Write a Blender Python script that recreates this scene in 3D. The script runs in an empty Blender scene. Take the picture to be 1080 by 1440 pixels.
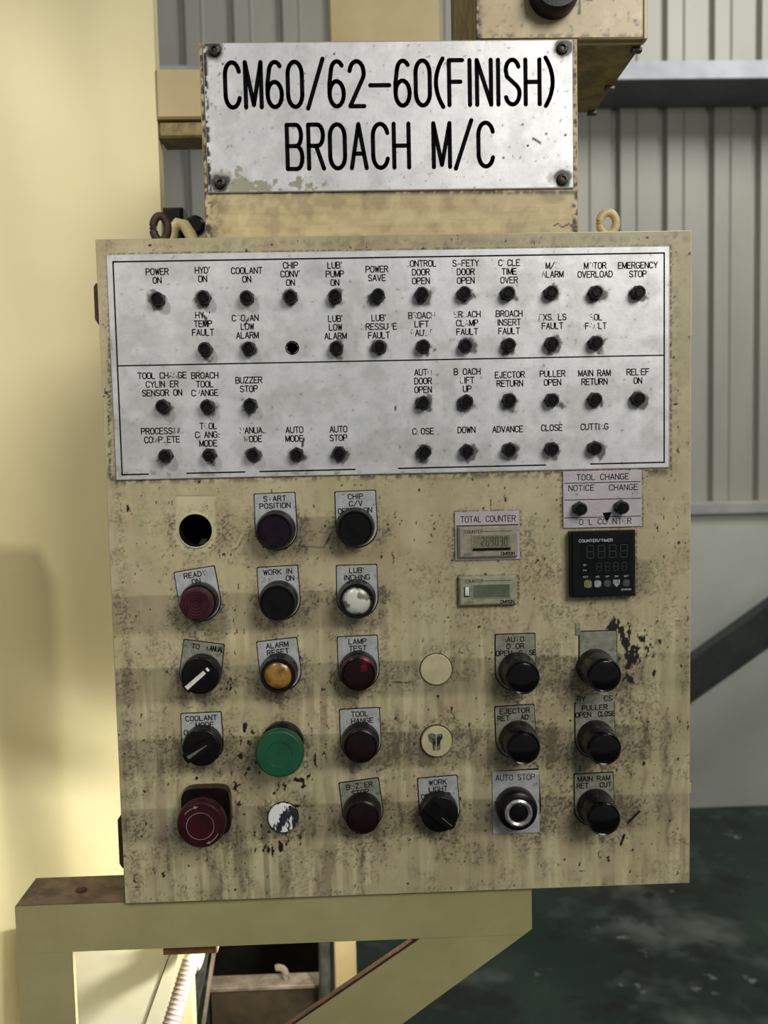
import bpy, math, random
import numpy as np
from mathutils import Vector, Matrix, Euler

C = bpy.context.scene.collection
random.seed(7); rng = np.random.default_rng(7)
PI = math.pi

# ------------------------------------------------------------------ camera
ZC = 1.50                     # height of the control box's centre above the floor
F = 1250.0                    # focal length in pixels of a 1080 x 1440 frame
CAM = Vector((-0.035, -0.705, ZC + 0.1001))
ROT = Euler((math.radians(85.881), math.radians(0), math.radians(-1.674)))
Rw = (Matrix.Rotation(math.radians(-1.674), 3, 'Z') @ Matrix.Rotation(math.radians(85.881), 3, 'X')
      @ Matrix.Rotation(math.radians(-1.279), 3, 'Z'))
cd = bpy.data.cameras.new('camera'); cam = bpy.data.objects.new('camera', cd); C.objects.link(cam)
cam.matrix_world = Matrix.Translation(CAM) @ Rw.to_4x4()
cd.sensor_fit = 'VERTICAL'; cd.sensor_height = 36; cd.lens = F / 1440 * 36
cd.clip_start = .02; cd.clip_end = 60
cd.dof.use_dof = True; cd.dof.focus_distance = .70; cd.dof.aperture_fstop = 9
bpy.context.scene.camera = cam

# ------------------------------------------------------------------ light
w = bpy.data.worlds.new('world'); bpy.context.scene.world = w; w.use_nodes = True
w.node_tree.nodes['Background'].inputs[0].default_value = (.86, .88, .86, 1)
w.node_tree.nodes['Background'].inputs[1].default_value = .25


def area_light(name, loc, target, size, power, color, sy=None):
    l = bpy.data.lights.new(name, 'AREA'); l.energy = power; l.color = color
    l.size = size
    if sy: l.shape = 'RECTANGLE'; l.size_y = sy
    o = bpy.data.objects.new(name, l); C.objects.link(o); o.location = loc
    o.rotation_euler = (Vector(target) - Vector(loc)).to_track_quat('-Z', 'Y').to_euler()
    return o


area_light('hall_lamp_key', (1.15, -1.95, ZC + 1.45), (0, 0, ZC + .0), 1.1, 52, (1, .98, .93))
area_light('hall_lamp_ceiling', (2.2, .9, 4.2), (1.4, 3.0, 1.0), 1.2, 72, (1, .985, .94))
area_light('column_fill_lamp', (0.02, .12, 1.165), (-.36, .24, 1.22), .04, 3.8, (1, .99, .97))  # unseen fill lamp added behind the beam to whiten the lower column
sl_ = bpy.data.lights.new('column_spot', 'SPOT'); sl_.energy = 42; sl_.color = (1, .97, .90); sl_.shadow_soft_size = .07  # added spot, aimed to brighten the column and not the door
sl_.spot_size = math.radians(34); sl_.spot_blend = .5
so = bpy.data.objects.new('column_spot', sl_); C.objects.link(so); so.location = (-.80, -1.15, ZC + 1.2)
so.rotation_euler = (Vector((-.46, .24, ZC + .06)) - so.location).to_track_quat('-Z', 'Y').to_euler()
vs = bpy.context.scene.view_settings
vs.view_transform = 'Standard'; vs.look = 'None'; vs.gamma = 1; vs.exposure = 0.0; vs.use_curve_mapping = False


# ------------------------------------------------------------------ helpers
def at(px, py, y=0.0):
    """point of the plane Y=y seen at pixel (px, py)"""
    d = Rw @ Vector(((px - 540) / F, -(py - 720) / F, -1))
    t = (y - CAM.y) / d.y
    return CAM + d * t


RN = np.array(Rw)


def px_of(X, Y, Z):
    P = np.stack([X - CAM.x, Y - CAM.y, Z - CAM.z], -1) @ RN
    return 540 + F * P[..., 0] / -P[..., 2], 720 - F * P[..., 1] / -P[..., 2]


def lin(c):
    return tuple((v / 255 / 12.92) if v / 255 <= .04045 else ((v / 255 + .055) / 1.055) ** 2.4 for v in c[:3]) + (1,)


def mat(name, c, c2=None, scale=40, rough=.5, metal=0, bump=0, bscale=None, thr=(.4, .6), stretch=(1, 1, 1),
        wear=None, rough2=None, detail=6, spots=None, emit=None, coat=0, spec=.5):
    m = bpy.data.materials.new(name); m.use_nodes = True; nt = m.node_tree; N = nt.nodes; L = nt.links
    b = N['Principled BSDF']; b.inputs['Roughness'].default_value = rough; b.inputs['Metallic'].default_value = metal
    b.inputs['Base Color'].default_value = lin(c)
    b.inputs['Coat Weight'].default_value = coat; b.inputs['Specular IOR Level'].default_value = spec
    tc = N.new('ShaderNodeTexCoord'); mp = N.new('ShaderNodeMapping'); mp.inputs['Scale'].default_value = stretch
    L.new(tc.outputs['Object'], mp.inputs[0])
    col = None

    def noise(sc, det=6, rg=.6):
        n = N.new('ShaderNodeTexNoise'); n.inputs['Scale'].default_value = sc; n.inputs['Detail'].default_value = det
        n.inputs['Roughness'].default_value = rg; L.new(mp.outputs[0], n.inputs['Vector']); return n.outputs['Fac']

    def ramp(src, a, bb):
        r = N.new('ShaderNodeMapRange'); r.inputs[1].default_value = a; r.inputs[2].default_value = bb
        L.new(src, r.inputs[0]); return r.outputs[0]

    def mix(fac, A, B):
        x = N.new('ShaderNodeMix'); x.data_type = 'RGBA'; L.new(fac, x.inputs[0])
        for i, v in ((6, A), (7, B)):
            if isinstance(v, tuple): x.inputs[i].default_value = v
            else: L.new(v, x.inputs[i])
        return x.outputs[2]
    rsock = None
    if c2:
        f = ramp(noise(scale, detail), *thr); col = mix(f, lin(c), lin(c2))
        if rough2 is not None: rsock = ramp(f, 0, 1); r = rsock.node; r.inputs[3].default_value = rough; r.inputs[4].default_value = rough2
    if spots:      # (colour, scale, lo, hi)
        for sc_, ss, lo, hi in spots:
            f = ramp(noise(ss, 4, .7), lo, hi); col = mix(f, col if col else lin(c), lin(sc_))
    if wear:       # colours for grime, chip, pale, all masked by the WEAR attribute of the mesh
        a = N.new('ShaderNodeAttribute'); a.attribute_name = 'wear'
        s = N.new('ShaderNodeSeparateColor'); L.new(a.outputs['Color'], s.inputs[0])
        for k, cc in zip((2, 0, 1), (wear[2], wear[0], wear[1])):
            col = mix(s.outputs[k], col if col else lin(c), lin(cc))
        if metal:
            mm = N.new('ShaderNodeMath'); mm.operation = 'MULTIPLY_ADD'; mm.inputs[1].default_value = -metal; mm.inputs[2].default_value = metal
            L.new(s.outputs[1], mm.inputs[0]); L.new(mm.outputs[0], b.inputs['Metallic'])
    if col: L.new(col, b.inputs['Base Color'])
    if rsock: L.new(rsock, b.inputs['Roughness'])
    if bump:
        bp = N.new('ShaderNodeBump'); bp.inputs['Strength'].default_value = bump; bp.inputs['Distance'].default_value = .001
        L.new(noise(bscale or scale * 3, 3), bp.inputs['Height']); L.new(bp.outputs[0], b.inputs['Normal'])
    if emit:
        b.inputs['Emission Color'].default_value = lin(c); b.inputs['Emission Strength'].default_value = emit
    return m


class MB:
    def __init__(s): s.v = []; s.f = []; s.sm = []

    def add(s, vs_, fs, smooth=False):
        n = len(s.v); s.v += [tuple(v) for v in vs_]; s.f += [tuple(i + n for i in f) for f in fs]; s.sm += [smooth] * len(fs); return s

    def box(s, x0, x1, y0, y1, z0, z1, c=0):
        """box; with c > 0 the edges of its front (y0) are chamfered by c"""
        if c <= 0:
            v = [(x, y, z) for y in (y0, y1) for z in (z0, z1) for x in (x0, x1)]
            return s.add(v, [(0, 1, 3, 2), (5, 4, 6, 7), (0, 4, 5, 1), (2, 3, 7, 6), (0, 2, 6, 4), (1, 5, 7, 3)])
        def ring(y, i): return [(x0 + i, y, z0 + i), (x1 - i, y, z0 + i), (x1 - i, y, z1 - i), (x0 + i, y, z1 - i)]
        v = ring(y0, c) + ring(y0 + c, 0) + ring(y1, 0)
        f = [(0, 1, 2, 3), (11, 10, 9, 8)]
        for a in (0, 4):
            for i in range(4): f.append((a + i, a + 4 + i, a + 4 + (i + 1) % 4, a + (i + 1) % 4))
        return s.add(v, f)

    def prism(s, poly, y0, y1, c=0):
        """polygon of (x, z), counter-clockwise seen from the front, from y0 (front) to y1"""
        n = len(poly); v = [(x, y0, z) for x, z in poly] + [(x, y1, z) for x, z in poly]
        f = [tuple(range(n)), tuple(range(2 * n - 1, n - 1, -1))]
        for i in range(n): f.append((i, i + n, (i + 1) % n + n, (i + 1) % n))
        return s.add(v, f)

    def lathe(s, prof, c=(0, 0, 0), n=40, axis='y', closed=True, smooth=True):
        """profile of (radius, height towards the viewer)"""
        vs_ = []; fs = []
        for r, h in prof:
            for i in range(n):
                a = 2 * PI * i / n
                if axis == 'y': vs_.append((c[0] + r * math.cos(a), c[1] - h, c[2] + r * math.sin(a)))
                elif axis == 'z': vs_.append((c[0] + r * math.cos(a), c[1] + r * math.sin(a), c[2] + h))
                else: vs_.append((c[0] + h, c[1] + r * math.cos(a), c[2] + r * math.sin(a)))
        for k in range(len(prof) - 1):
            for i in range(n):
                j = (i + 1) % n
                fs.append((k * n + i, k * n + j, (k + 1) * n + j, (k + 1) * n + i))
        if closed:
            fs.append(tuple(range((len(prof) - 1) * n, len(prof) * n)))
        return s.add(vs_, fs, smooth)

    def tube(s, pts, r, n=12, rings=None):
        pts = [Vector(p) for p in pts]; vs_ = []; fs = []
        up = Vector((0, 0, 1))
        for k, p in enumerate(pts):
            d = (pts[min(k + 1, len(pts) - 1)] - pts[max(k - 1, 0)]).normalized()
            a = d.cross(up)
            if a.length < .05: a = d.cross(Vector((0, 1, 0)))
            a.normalize(); b = a.cross(d)
            rr = rings[k] if rings else r
            for i in range(n):
                t = 2 * PI * i / n; vs_.append(p + (a * math.cos(t) + b * math.sin(t)) * rr)
        for k in range(len(pts) - 1):
            for i in range(n):
                j = (i + 1) % n; fs.append((k * n + i, k * n + j, (k + 1) * n + j, (k + 1) * n + i))
        fs.append(tuple(range(n - 1, -1, -1))); fs.append(tuple(range((len(pts) - 1) * n, len(pts) * n)))
        return s.add(vs_, fs, True)

    def build(s, name, m, parent=None, loc=(0, 0, 0), rot=None):
        me = bpy.data.meshes.new(name); me.from_pydata(s.v, [], s.f); me.update()
        me.polygons.foreach_set('use_smooth', s.sm)
        me.materials.append(m)
        o = bpy.data.objects.new(name, me); C.objects.link(o)
        o.location = loc
        if rot: o.rotation_euler = rot
        if parent: o.parent = parent
        if any(s.sm):
            try:
                me.set_sharp_from_angle(angle=math.radians(35))
            except Exception: pass
        return o


def empty(name, loc=(0, 0, 0), rot=(0, 0, 0)):
    o = bpy.data.objects.new(name, None); C.objects.link(o); o.location = loc; o.rotation_euler = rot; o.empty_display_size = .01
    return o


def tag(o, label=None, cat=None, group=None, kind=None):
    if label: o['label'] = label
    if cat: o['category'] = cat
    if group: o['group'] = group
    if kind: o['kind'] = kind
    return o


# value noise in numpy for the wear maps
def vnoise(X, Z, sc, seed=0, octv=4, sx=1, sz=1):
    out = np.zeros_like(X); amp = 1; tot = 0
    for o in range(octv):
        g = np.random.default_rng(seed * 31 + o).random((128, 128))
        u = X * sc * sx * 2 ** o + 17.3 * o + 40; v = Z * sc * sz * 2 ** o + 9.1 * o + 40
        i = np.floor(u).astype(int); j = np.floor(v).astype(int); a = u - i; b = v - j
        a = a * a * (3 - 2 * a); b = b * b * (3 - 2 * b); i %= 128; j %= 128; i2 = (i + 1) % 128; j2 = (j + 1) % 128
        out += amp * ((g[i, j] * (1 - a) + g[i2, j] * a) * (1 - b) + (g[i, j2] * (1 - a) + g[i2, j2] * a) * b)
        tot += amp; amp *= .55
    return out / tot


def sstep(x, a, b):
    t = np.clip((x - a) / (b - a), 0, 1); return t * t * (3 - 2 * t)


def wear_sheet(name, m, parent, x0, x1, z0, z1, y, thick, step, wearfn, holes=(), cham=.0008):
    """sheet-metal plate whose front is a fine grid carrying the WEAR attribute"""
    nx = int((x1 - x0 - 2 * cham) / step) + 1; nz = int((z1 - z0 - 2 * cham) / step) + 1
    xs = np.linspace(x0 + cham, x1 - cham, nx); zs = np.linspace(z0 + cham, z1 - cham, nz)
    X, Z = np.meshgrid(xs, zs); X = X.ravel(); Z = Z.ravel(); Y = np.full_like(X, y)
    I, J = np.meshgrid(np.arange(nx - 1), np.arange(nz - 1)); a = (J * nx + I).ravel()
    quads = np.stack([a, a + 1, a + nx + 1, a + nx], 1)
    cxq = (X[quads].mean(1), Z[quads].mean(1))
    keep = np.ones(len(quads), bool)
    for hx, hz, hr in holes: keep &= (cxq[0] - hx) ** 2 + (cxq[1] - hz) ** 2 > hr * hr
    quads = quads[keep]
    PX, PY = px_of(X, Y, Z)
    W = wearfn(X, Z, PX, PY)
    n0 = len(X)
    # rim: chamfer ring + sides + back
    c4 = [0, nx - 1, nx * nz - 1, nx * (nz - 1)]
    out = [(x0, y + cham, z0), (x1, y + cham, z0), (x1, y + cham, z1), (x0, y + cham, z1),
           (x0, y + thick, z0), (x1, y + thick, z0), (x1, y + thick, z1), (x0, y + thick, z1)]
    rim = []
    for i in range(4):
        j = (i + 1) % 4
        rim.append((c4[i], n0 + i, n0 + j, c4[j])); rim.append((n0 + i, n0 + 4 + i, n0 + 4 + j, n0 + j))
    if not holes: rim.append((n0 + 7, n0 + 6, n0 + 5, n0 + 4))
    V = np.concatenate([np.stack([X, Y, Z], 1), np.array(out)])
    allf = np.concatenate([quads, np.array(rim)])
    me = bpy.data.meshes.new(name)
    me.vertices.add(len(V)); me.vertices.foreach_set('co', V.astype(np.float32).ravel())
    me.loops.add(allf.size); me.loops.foreach_set('vertex_index', allf.astype(np.int32).ravel())
    me.polygons.add(len(allf)); me.polygons.foreach_set('loop_start', (np.arange(len(allf)) * 4).astype(np.int32))
    me.update(calc_edges=True)
    col = np.zeros((len(V), 4), np.float32); col[:, 3] = 1; col[:n0, 0:3] = np.clip(np.stack(W, 1), 0, 1)
    at_ = me.attributes.new('wear', 'FLOAT_COLOR', 'POINT'); at_.data.foreach_set('color', col.ravel())
    me.materials.append(m); me.validate()
    o = bpy.data.objects.new(name, me); C.objects.link(o)
    if parent: o.parent = parent
    return o


# ------------------------------------------------------------------ single-stroke lettering
def arc(cx, cy, rx, ry, a0, a1, n=10):
    return [(cx + rx * math.cos(math.radians(a0 + (a1 - a0) * i / n)), cy + ry * math.sin(math.radians(a0 + (a1 - a0) * i / n))) for i in range(n + 1)]


def stad(x0, x1, y0, y1):   # tall closed oval
    r = (x1 - x0) / 2; cx = (x0 + x1) / 2; q = min(.28, (y1 - y0) / 2)
    return arc(cx, y1 - q, r, q, 0, 180, 12) + arc(cx, y0 + q, r, q, 180, 360, 12) + [(x1, y1 - q)]


GL = {
 'A': [[(0, 0), (.5, 1), (1, 0)], [(.17, .33), (.83, .33)]],
 'B': [[(0, 0), (0, 1), (.62, 1)] + arc(.62, .76, .33, .24, 90, -90, 8) + [(0, .52)], [(.62, .52)] + arc(.64, .26, .36, .26, 90, -90, 8) + [(0, 0)]],
 'C': [arc(.52, .72, .5, .28, 15, 180, 10) + arc(.52, .28, .5, .28, 180, 345, 10)],
 'D': [[(0, 0), (0, 1), (.45, 1)] + arc(.45, .5, .55, .5, 90, -90, 14) + [(0, 0)]],
 'E': [[(1, 1), (0, 1), (0, 0), (1, 0)], [(0, .52), (.8, .52)]],
 'F': [[(1, 1), (0, 1), (0, 0)], [(0, .52), (.85, .52)]],
 'G': [arc(.5, .72, .5, .28, 20, 180, 10) + arc(.5, .28, .5, .28, 180, 360, 10) + [(1, .45), (.6, .45)]],
 'H': [[(0, 0), (0, 1)], [(1, 0), (1, 1)], [(0, .5), (1, .5)]],
 'I': [[(.5, 0), (.5, 1)]],
 'J': [[(.9, 1), (.9, .3)] + arc(.5, .27, .4, .27, 0, -180, 8)],
 'K': [[(0, 0), (0, 1)], [(1, 1), (0, .4)], [(.3, .58), (1, 0)]],
 'L': [[(0, 1), (0, 0), (.9, 0)]],
 'M': [[(0, 0), (0, 1), (.5, .05), (1, 1), (1, 0)]],
 'N': [[(0, 0), (0, 1), (1, 0), (1, 1)]],
 'O': [stad(0, 1, 0, 1)],
 'P': [[(0, 0), (0, 1), (.62, 1)] + arc(.62, .74, .38, .26, 90, -90, 8) + [(0, .48)]],
 'R': [[(0, 0), (0, 1), (.62, 1)] + arc(.62, .76, .36, .24, 90, -90, 8) + [(0, .52)], [(.5, .52), (1, 0)]],
 'S': [arc(.5, .76, .47, .24, 20, 180, 8) + [(.12, .62), (.8, .42)] + arc(.5, .25, .5, .25, 20, -160, 10)],
 'T': [[(0, 1), (1, 1)], [(.5, 1), (.5, 0)]],
 'U': [[(0, 1), (0, .28)] + arc(.5, .28, .5, .28, 180, 360, 10) + [(1, 1)]],
 'V': [[(0, 1), (.5, 0), (1, 1)]],
 'W': [[(0, 1), (.25, 0), (.5, .9), (.75, 0), (1, 1)]],
 'X': [[(0, 0), (1, 1)], [(0, 1), (1, 0)]],
 'Y': [[(0, 1), (.5, .48), (1, 1)], [(.5, .48), (.5, 0)]],
 'Z': [[(0, 1), (1, 1), (0, 0), (1, 0)]],
 '0': [stad(0, 1, 0, 1)],
 '2': [arc(.5, .74, .5, .26, 170, -20, 10) + [(0, 0), (1, 0)]],
 '6': [arc(.55, .78, .42, .22, 35, 170, 7) + [(0, .5)] + arc(.5, .28, .5, .28, 180, 540, 18)],
 '7': [[(0, 1), (1, 1), (.35, 0)]],
 '8': [stad(.05, .95, .5, 1), stad(0, 1, 0, .5)],
 '/': [[(-.05, -.04), (1.0, 1.06)]],
 '-': [[(0, .46), (1, .46)]],
 '(': [[((k / 6.) ** 2, .5 - k * .54 / 6) for k in range(-6, 7)]],
 ')': [[(1 - (k / 6.) ** 2, .5 - k * .54 / 6) for k in range(-6, 7)]],
 '.': [[(.3, 0), (.34, 0)]],
 "'": [[(.2, 1.02), (.12, .82)]],
}
WID = {'I': .15, '.': .35, "'": .3, '(': .5, ')': .5, ' ': .8, '-': 1.35, 'M': 1.1, 'W': 1.1, '/': 1.05, 'J': .8, 'F': .95, 'L': .9, 'E': .95}


def stroke_text(mb, text, cx, cz, h, w, gap, t, y, ang=0, width=None, tilt=0):
    """lower-case letters are half worn away; centre (cx, cz)"""
    adv = []; x = 0
    for ch in text:
        ww = WID.get(ch.upper(), 1) * w; adv.append((x, ww)); x += ww + gap
    tot = x - gap
    k = 1 if width is None else width / tot
    ca, sa = math.cos(ang), math.sin(ang)

    def T(u, v):
        u -= tot * k / 2; v -= h / 2; u += v * tilt
        return (cx + u * ca - v * sa, y, cz + u * sa + v * ca)
    for ch, (ox, ww) in zip(text, adv):
        worn = ch.islower()
        for pl in GL.get(ch.upper(), []):
            pts = [((ox + a * (ww if ch.upper() != 'I' else ww)) * k, b * h) for a, b in pl]
            for (ax, az), (bx, bz) in zip(pts, pts[1:]):
                d = math.hypot(bx - ax, bz - az)
                if d < 1e-7: continue
                ns = max(1, int(d / (h * .22))) if worn else 1
                for q in range(ns):
                    if worn and random.random() < .55: continue
                    x0, z0 = ax + (bx - ax) * q / ns, az + (bz - az) * q / ns
                    x1, z1 = ax + (bx - ax) * (q + 1) / ns, az + (bz - az) * (q + 1) / ns
                    nx, nz = -(bz - az) / d * t / 2, (bx - ax) / d * t / 2
                    tt = .6 if worn else 1; nx *= tt; nz *= tt
                    mb.add([T(x0 - nx, z0 - nz), T(x1 - nx, z1 - nz), T(x1 + nx, z1 + nz), T(x0 + nx, z0 + nz)], [(0, 1, 2, 3)])
            if not worn and t > .0005:
                nn = 12 if t > .001 else 6
                for (ax, az) in pts:
                    mb.add([T(ax + t / 2 * math.cos(2 * PI * i / nn), az + t / 2 * math.sin(2 * PI * i / nn)) for i in range(nn)], [tuple(range(nn))])


S0 = .705 / F      # metres per pixel on the door plane

# ------------------------------------------------------------------ materials
M = {}
M['door'] = mat('grimy_cream_paint', (184, 172, 138), (168, 157, 122), 14, .42, 0, .12, 160, (.35, .65),
                wear=((66, 57, 44), (16, 13, 12), (200, 194, 154)),
                spots=[((146, 144, 96), 16, .42, 1.0), ((146, 118, 92), 24, .45, 1.05), ((112, 98, 72), 300, .62, 1.1)])
M['cream'] = mat('cream_paint', (188, 170, 124), (172, 153, 108), 9, .42, 0, .08, 90, (.35, .65), spots=[((60, 42, 26), 60, .72, .76)])
M['housing'] = mat('tan_paint', (192, 174, 130), (172, 152, 110), 16, .5, 0, .1, 120, (.3, .7), stretch=(.6, 1, 9), wear=((60, 42, 24), (26, 18, 14), (216, 200, 150)))
M['column'] = mat('pale_yellow_gloss_paint', (226, 215, 168), (216, 203, 152), 3, .46, 0, .04, 30, (.3, .7), spots=[((50, 36, 24), 45, .765, .78)])
M['white_sheet'] = mat('off_white_paint', (232, 226, 200), (218, 212, 178), 6, .35, 0, .04, 60)
M['bracket'] = mat('dull_yellow_paint', (158, 150, 106), (142, 134, 90), 10, .5, 0, .1, 100, (.35, .65), spots=[((34, 24, 14), 70, .735, .75)])
M['dirty_top'] = mat('rusty_grimy_paint', (108, 88, 68), (78, 62, 48), 60, .6, 0, .2, 300)
M['silver'] = mat('brushed_aluminium', (212, 212, 212), (190, 190, 191), 55, .46, .5, .05, 600, (.3, .7), stretch=(1, 1, 1),
                  wear=((150, 148, 140), (22, 20, 18), (150, 146, 124)))
M['silver_dirty'] = mat('grimy_aluminium_legend', (176, 178, 180), (146, 147, 144), 120, .5, .15, .2, 600, (.35, .65),
                        spots=[((84, 80, 66), 160, .60, .72)])
M['silver_green'] = mat('corroded_aluminium_legend', (140, 142, 130), (108, 108, 92), 140, .5, .1, .2, 600, (.35, .65), spots=[((58, 54, 38), 200, .58, .7)])
M['ink'] = mat('black_engraving', (12, 12, 14), rough=.8, spec=.05)
M['ink2'] = mat('faded_engraving', (26, 26, 28), rough=.8, spec=.05)
M['black'] = mat('black_plastic', (9, 8, 9), (18, 16, 15), 120, .30, 0, .1, 500, (.4, .7), spec=.2)
M['black_gloss'] = mat('oily_black_rubber', (7, 6, 8), (15, 12, 13), 90, .16, 0, .05, 300, (.4, .7), spec=.3)
M['dark_ring'] = mat('oily_dark_bezel', (20, 17, 17), (11, 10, 10), 200, .3, .3, .15, 700, spec=.2)
M['nut'] = mat('blackened_nut', (70, 70, 68), (24, 23, 22), 300, .38, .4, .2, 900, spec=.2)
M['lens'] = mat('dead_dark_lens', (10, 10, 10), (26, 24, 22), 250, .25, spec=.2)
M['hole'] = mat('dark_interior', (6, 6, 9), rough=.8, spec=.2)
M['purple'] = mat('dark_purple_cap', (26, 15, 25), (15, 10, 18), 90, .32, 0, .1, 400, spec=.2)
M['maroon'] = mat('maroon_lens', (60, 28, 35), (44, 21, 27), 90, .35, 0, .1, 500, spec=.2)
M['estop'] = mat('dark_red_mushroom', (54, 15, 22), (37, 12, 18), 70, .42, 0, .1, 400, spec=.2)
M['dkred'] = mat('oily_dark_red_cap', (28, 12, 14), (15, 9, 10), 90, .3, 0, .1, 400, spec=.2)
M['red'] = mat('smeared_red_lens', (26, 11, 12), (100, 16, 26), 75, .25, 0, .1, 400, (.55, .64), spec=.2)
M['amber'] = mat('amber_lens', (150, 112, 50), (104, 72, 32), 90, .22, 0, .1, 300, (.4, .6), spots=[((214, 196, 104), 60, .6, .64)])
M['pearl'] = mat('worn_pearl_disc', (214, 214, 200), (120, 124, 104), 75, .32, .3, .1, 300, (.49, .53))
M['green'] = mat('green_plastic', (16, 78, 48), (12, 66, 42), 50, .45, 0, .05, 300)
M['white'] = mat('white_inlay', (226, 226, 220), (190, 188, 176), 200, .5)
M['greyinlay'] = mat('dirty_inlay', (120, 116, 104), (88, 84, 76), 200, .5)
M['plug'] = mat('pale_painted_plug', (184, 174, 136), (170, 160, 122), 60, .45)
M['plug_worn'] = mat('half_peeled_plug', (216, 218, 214), (34, 34, 46), 95, .42, 0, .2, 300, (.50, .54), stretch=(1.4, 1, .6))
M['chip'] = mat('bare_grey_metal', (104, 112, 100), (24, 22, 24), 150, .5, .3, thr=(.45, .55))
M['cnt'] = mat('grey_counter_case', (148, 140, 124), (128, 120, 104), 150, .45)
M['cnt2'] = mat('green_grey_counter_case', (146, 148, 122), (126, 128, 102), 150, .45)
M['lcd'] = mat('grey_liquid_crystal', (118, 116, 90), (104, 102, 78), 200, .2)
M['lcd2'] = mat('blank_liquid_crystal', (92, 98, 80), (80, 86, 70), 100, .15)
M['dark_text'] = mat('dark_print', (30, 28, 26), rough=.6)
M['bezel'] = mat('matt_black_bezel', (13, 15, 18), (9, 10, 12), 150, .35, 0, .05, 400, spec=.2)
M['window'] = mat('smoked_window', (12, 13, 15), rough=.18, spec=.2)
M['seg'] = mat('unlit_segments', (40, 42, 45), rough=.4)
M['grey_text'] = mat('pale_print', (168, 170, 172), rough=.6)
M['key_y'] = mat('yellowed_key', (128, 126, 66), (96, 94, 50), 300, .5)
M['key_w'] = mat('pale_key', (150, 152, 156), (110, 112, 116), 300, .5)
M['key_g'] = mat('grey_key', (62, 64, 68), (44, 46, 50), 300, .5)
M['rust'] = mat('rusty_brown_steel', (74, 44, 38), (44, 30, 26), 120, .6, .2, .4, 300)
M['screw'] = mat('dirty_screw', (72, 66, 60), (28, 22, 20), 400, .35, .7, .3, 900)
M['jbox'] = mat('stained_cream_box', (192, 174, 132), (174, 154, 112), 14, .4, 0, .1, 120, (.35, .65), wear=((64, 46, 30), (22, 16, 14), (220, 206, 160)))
M['under'] = mat('grimy_olive_underside', (150, 134, 84), (112, 98, 58), 60, .55, 0, .1, 200, spots=[((54, 42, 24), 120, .64, .7)])
M['wall'] = mat('grey_corrugated_sheet', (164, 163, 152), (146, 145, 135), 2, .5, .1, .02, 20, (.3, .7), stretch=(1, 1, .25))
M['lower'] = mat('grey_concrete_paint', (186, 188, 178), (168, 170, 161), 1.6, .6, 0, .1, 20, (.3, .7), spots=[((120, 122, 118), 9, .68, .75)])
M['ledge'] = mat('pale_grey_ledge', (166, 167, 162), (150, 151, 146), 6, .6)
M['rail'] = mat('galvanised_rail', (178, 180, 186), (158, 161, 167), 7, .6, .1)
M['steel_dark'] = mat('dark_grey_steel', (50, 54, 49), (38, 42, 38), 8, .5, .1)
M['floor'] = mat('green_floor_paint', (30, 54, 42), (16, 30, 24), 1.7, .22, 0, .3, 8, (.35, .65), rough2=.42,
                 spots=[((84, 90, 84), 1.5, .53, .66), ((14, 20, 17), 3.2, .52, .62), ((120, 124, 116), 7, .64, .70)])  # pale grey spots put floor reflections into the colour
M['hose'] = mat('grey_ribbed_hose', (176, 160, 150), (140, 124, 116), 60, .5)
M['strip'] = mat('grey_dirty_steel', (92, 92, 84), (60, 60, 54), 40, .45, .3)
M['tank'] = mat('oily_dark_steel', (34, 30, 24), (16, 14, 14), 14, .3, .1, .1, 60)
M['tank_panel'] = mat('dark_olive_panel', (74, 64, 42), (40, 34, 24), 12, .5)
M['rim'] = mat('worn_pale_rim', (150, 136, 116), (112, 98, 82), 40, .5)
M['brown'] = mat('rusty_brown_tab', (120, 84, 40), (88, 58, 30), 50, .5)

# ------------------------------------------------------------------ room
YW = 3.10     # corrugated wall
zl = at(1020, 705, YW - .02).z                    # top of the low wall


def corrugated(x0, x1, z0, z1, y, pitch, phase):
    mb = MB(); xs = []; k = math.floor((x0 - phase) / pitch)
    x = phase + k * pitch
    prof = [(0, 0), (.012, .034), (.030, .034), (.042, 0), (.105, 0), (.111, -.006), (.117, 0)]
    while x < x1:
        xs += [(x + a * pitch / .2, y + d) for a, d in prof]; x += pitch
    xs.append((x, y))
    vs_ = [(a, b, z0) for a, b in xs] + [(a, b, z1) for a, b in xs]; n = len(xs)
    return mb.add(vs_, [(i, i + 1, n + i + 1, n + i) for i in range(n - 1)])


phx = at(925, 400, YW).x
wall = tag(empty('wall_back', (0, 0, 0)), kind='structure')
xx = phx - .2 * 20
for i in range(9):
    corrugated(xx + .0, xx + .7, zl - .05, 4.2, YW, .2, xx).build('cladding_sheet', M['wall'], wall); xx += .8
mb = MB().box(-4.2, 3.4, YW - .06, YW + .15, 0, zl - .05)
tag(mb.build('wall_lower', M['lower']), kind='structure')
mb = MB().box(-4.2, 3.4, YW - .09, YW + .15, zl - .05, zl, .004)
tag(mb.build('trim_1', M['ledge']), kind='structure')
# girt: channel with its open side down
ya = YW - .30
z1 = at(1000, 85, ya).z; z0 = at(1000, 110, ya).z
mb = MB().box(-4.2, 3.4, ya, ya + .012, z0, z1).box(-4.2, 3.4, ya + .012, YW - .005, z1 - .012, z1)
tag(mb.build('trim_2', M['rail']), kind='structure')
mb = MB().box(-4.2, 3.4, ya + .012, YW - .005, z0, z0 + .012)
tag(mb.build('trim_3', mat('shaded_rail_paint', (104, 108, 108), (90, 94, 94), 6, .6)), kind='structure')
mb = MB().box(-4.2, 3.4, -3, YW + .1, -.05, 0)
tag(mb.build('floor', M['floor']), kind='structure')
# grey bare patch of floor and paint edge at right
g = [at(985, 1360, 0), at(1110, 1290, 0)]


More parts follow.
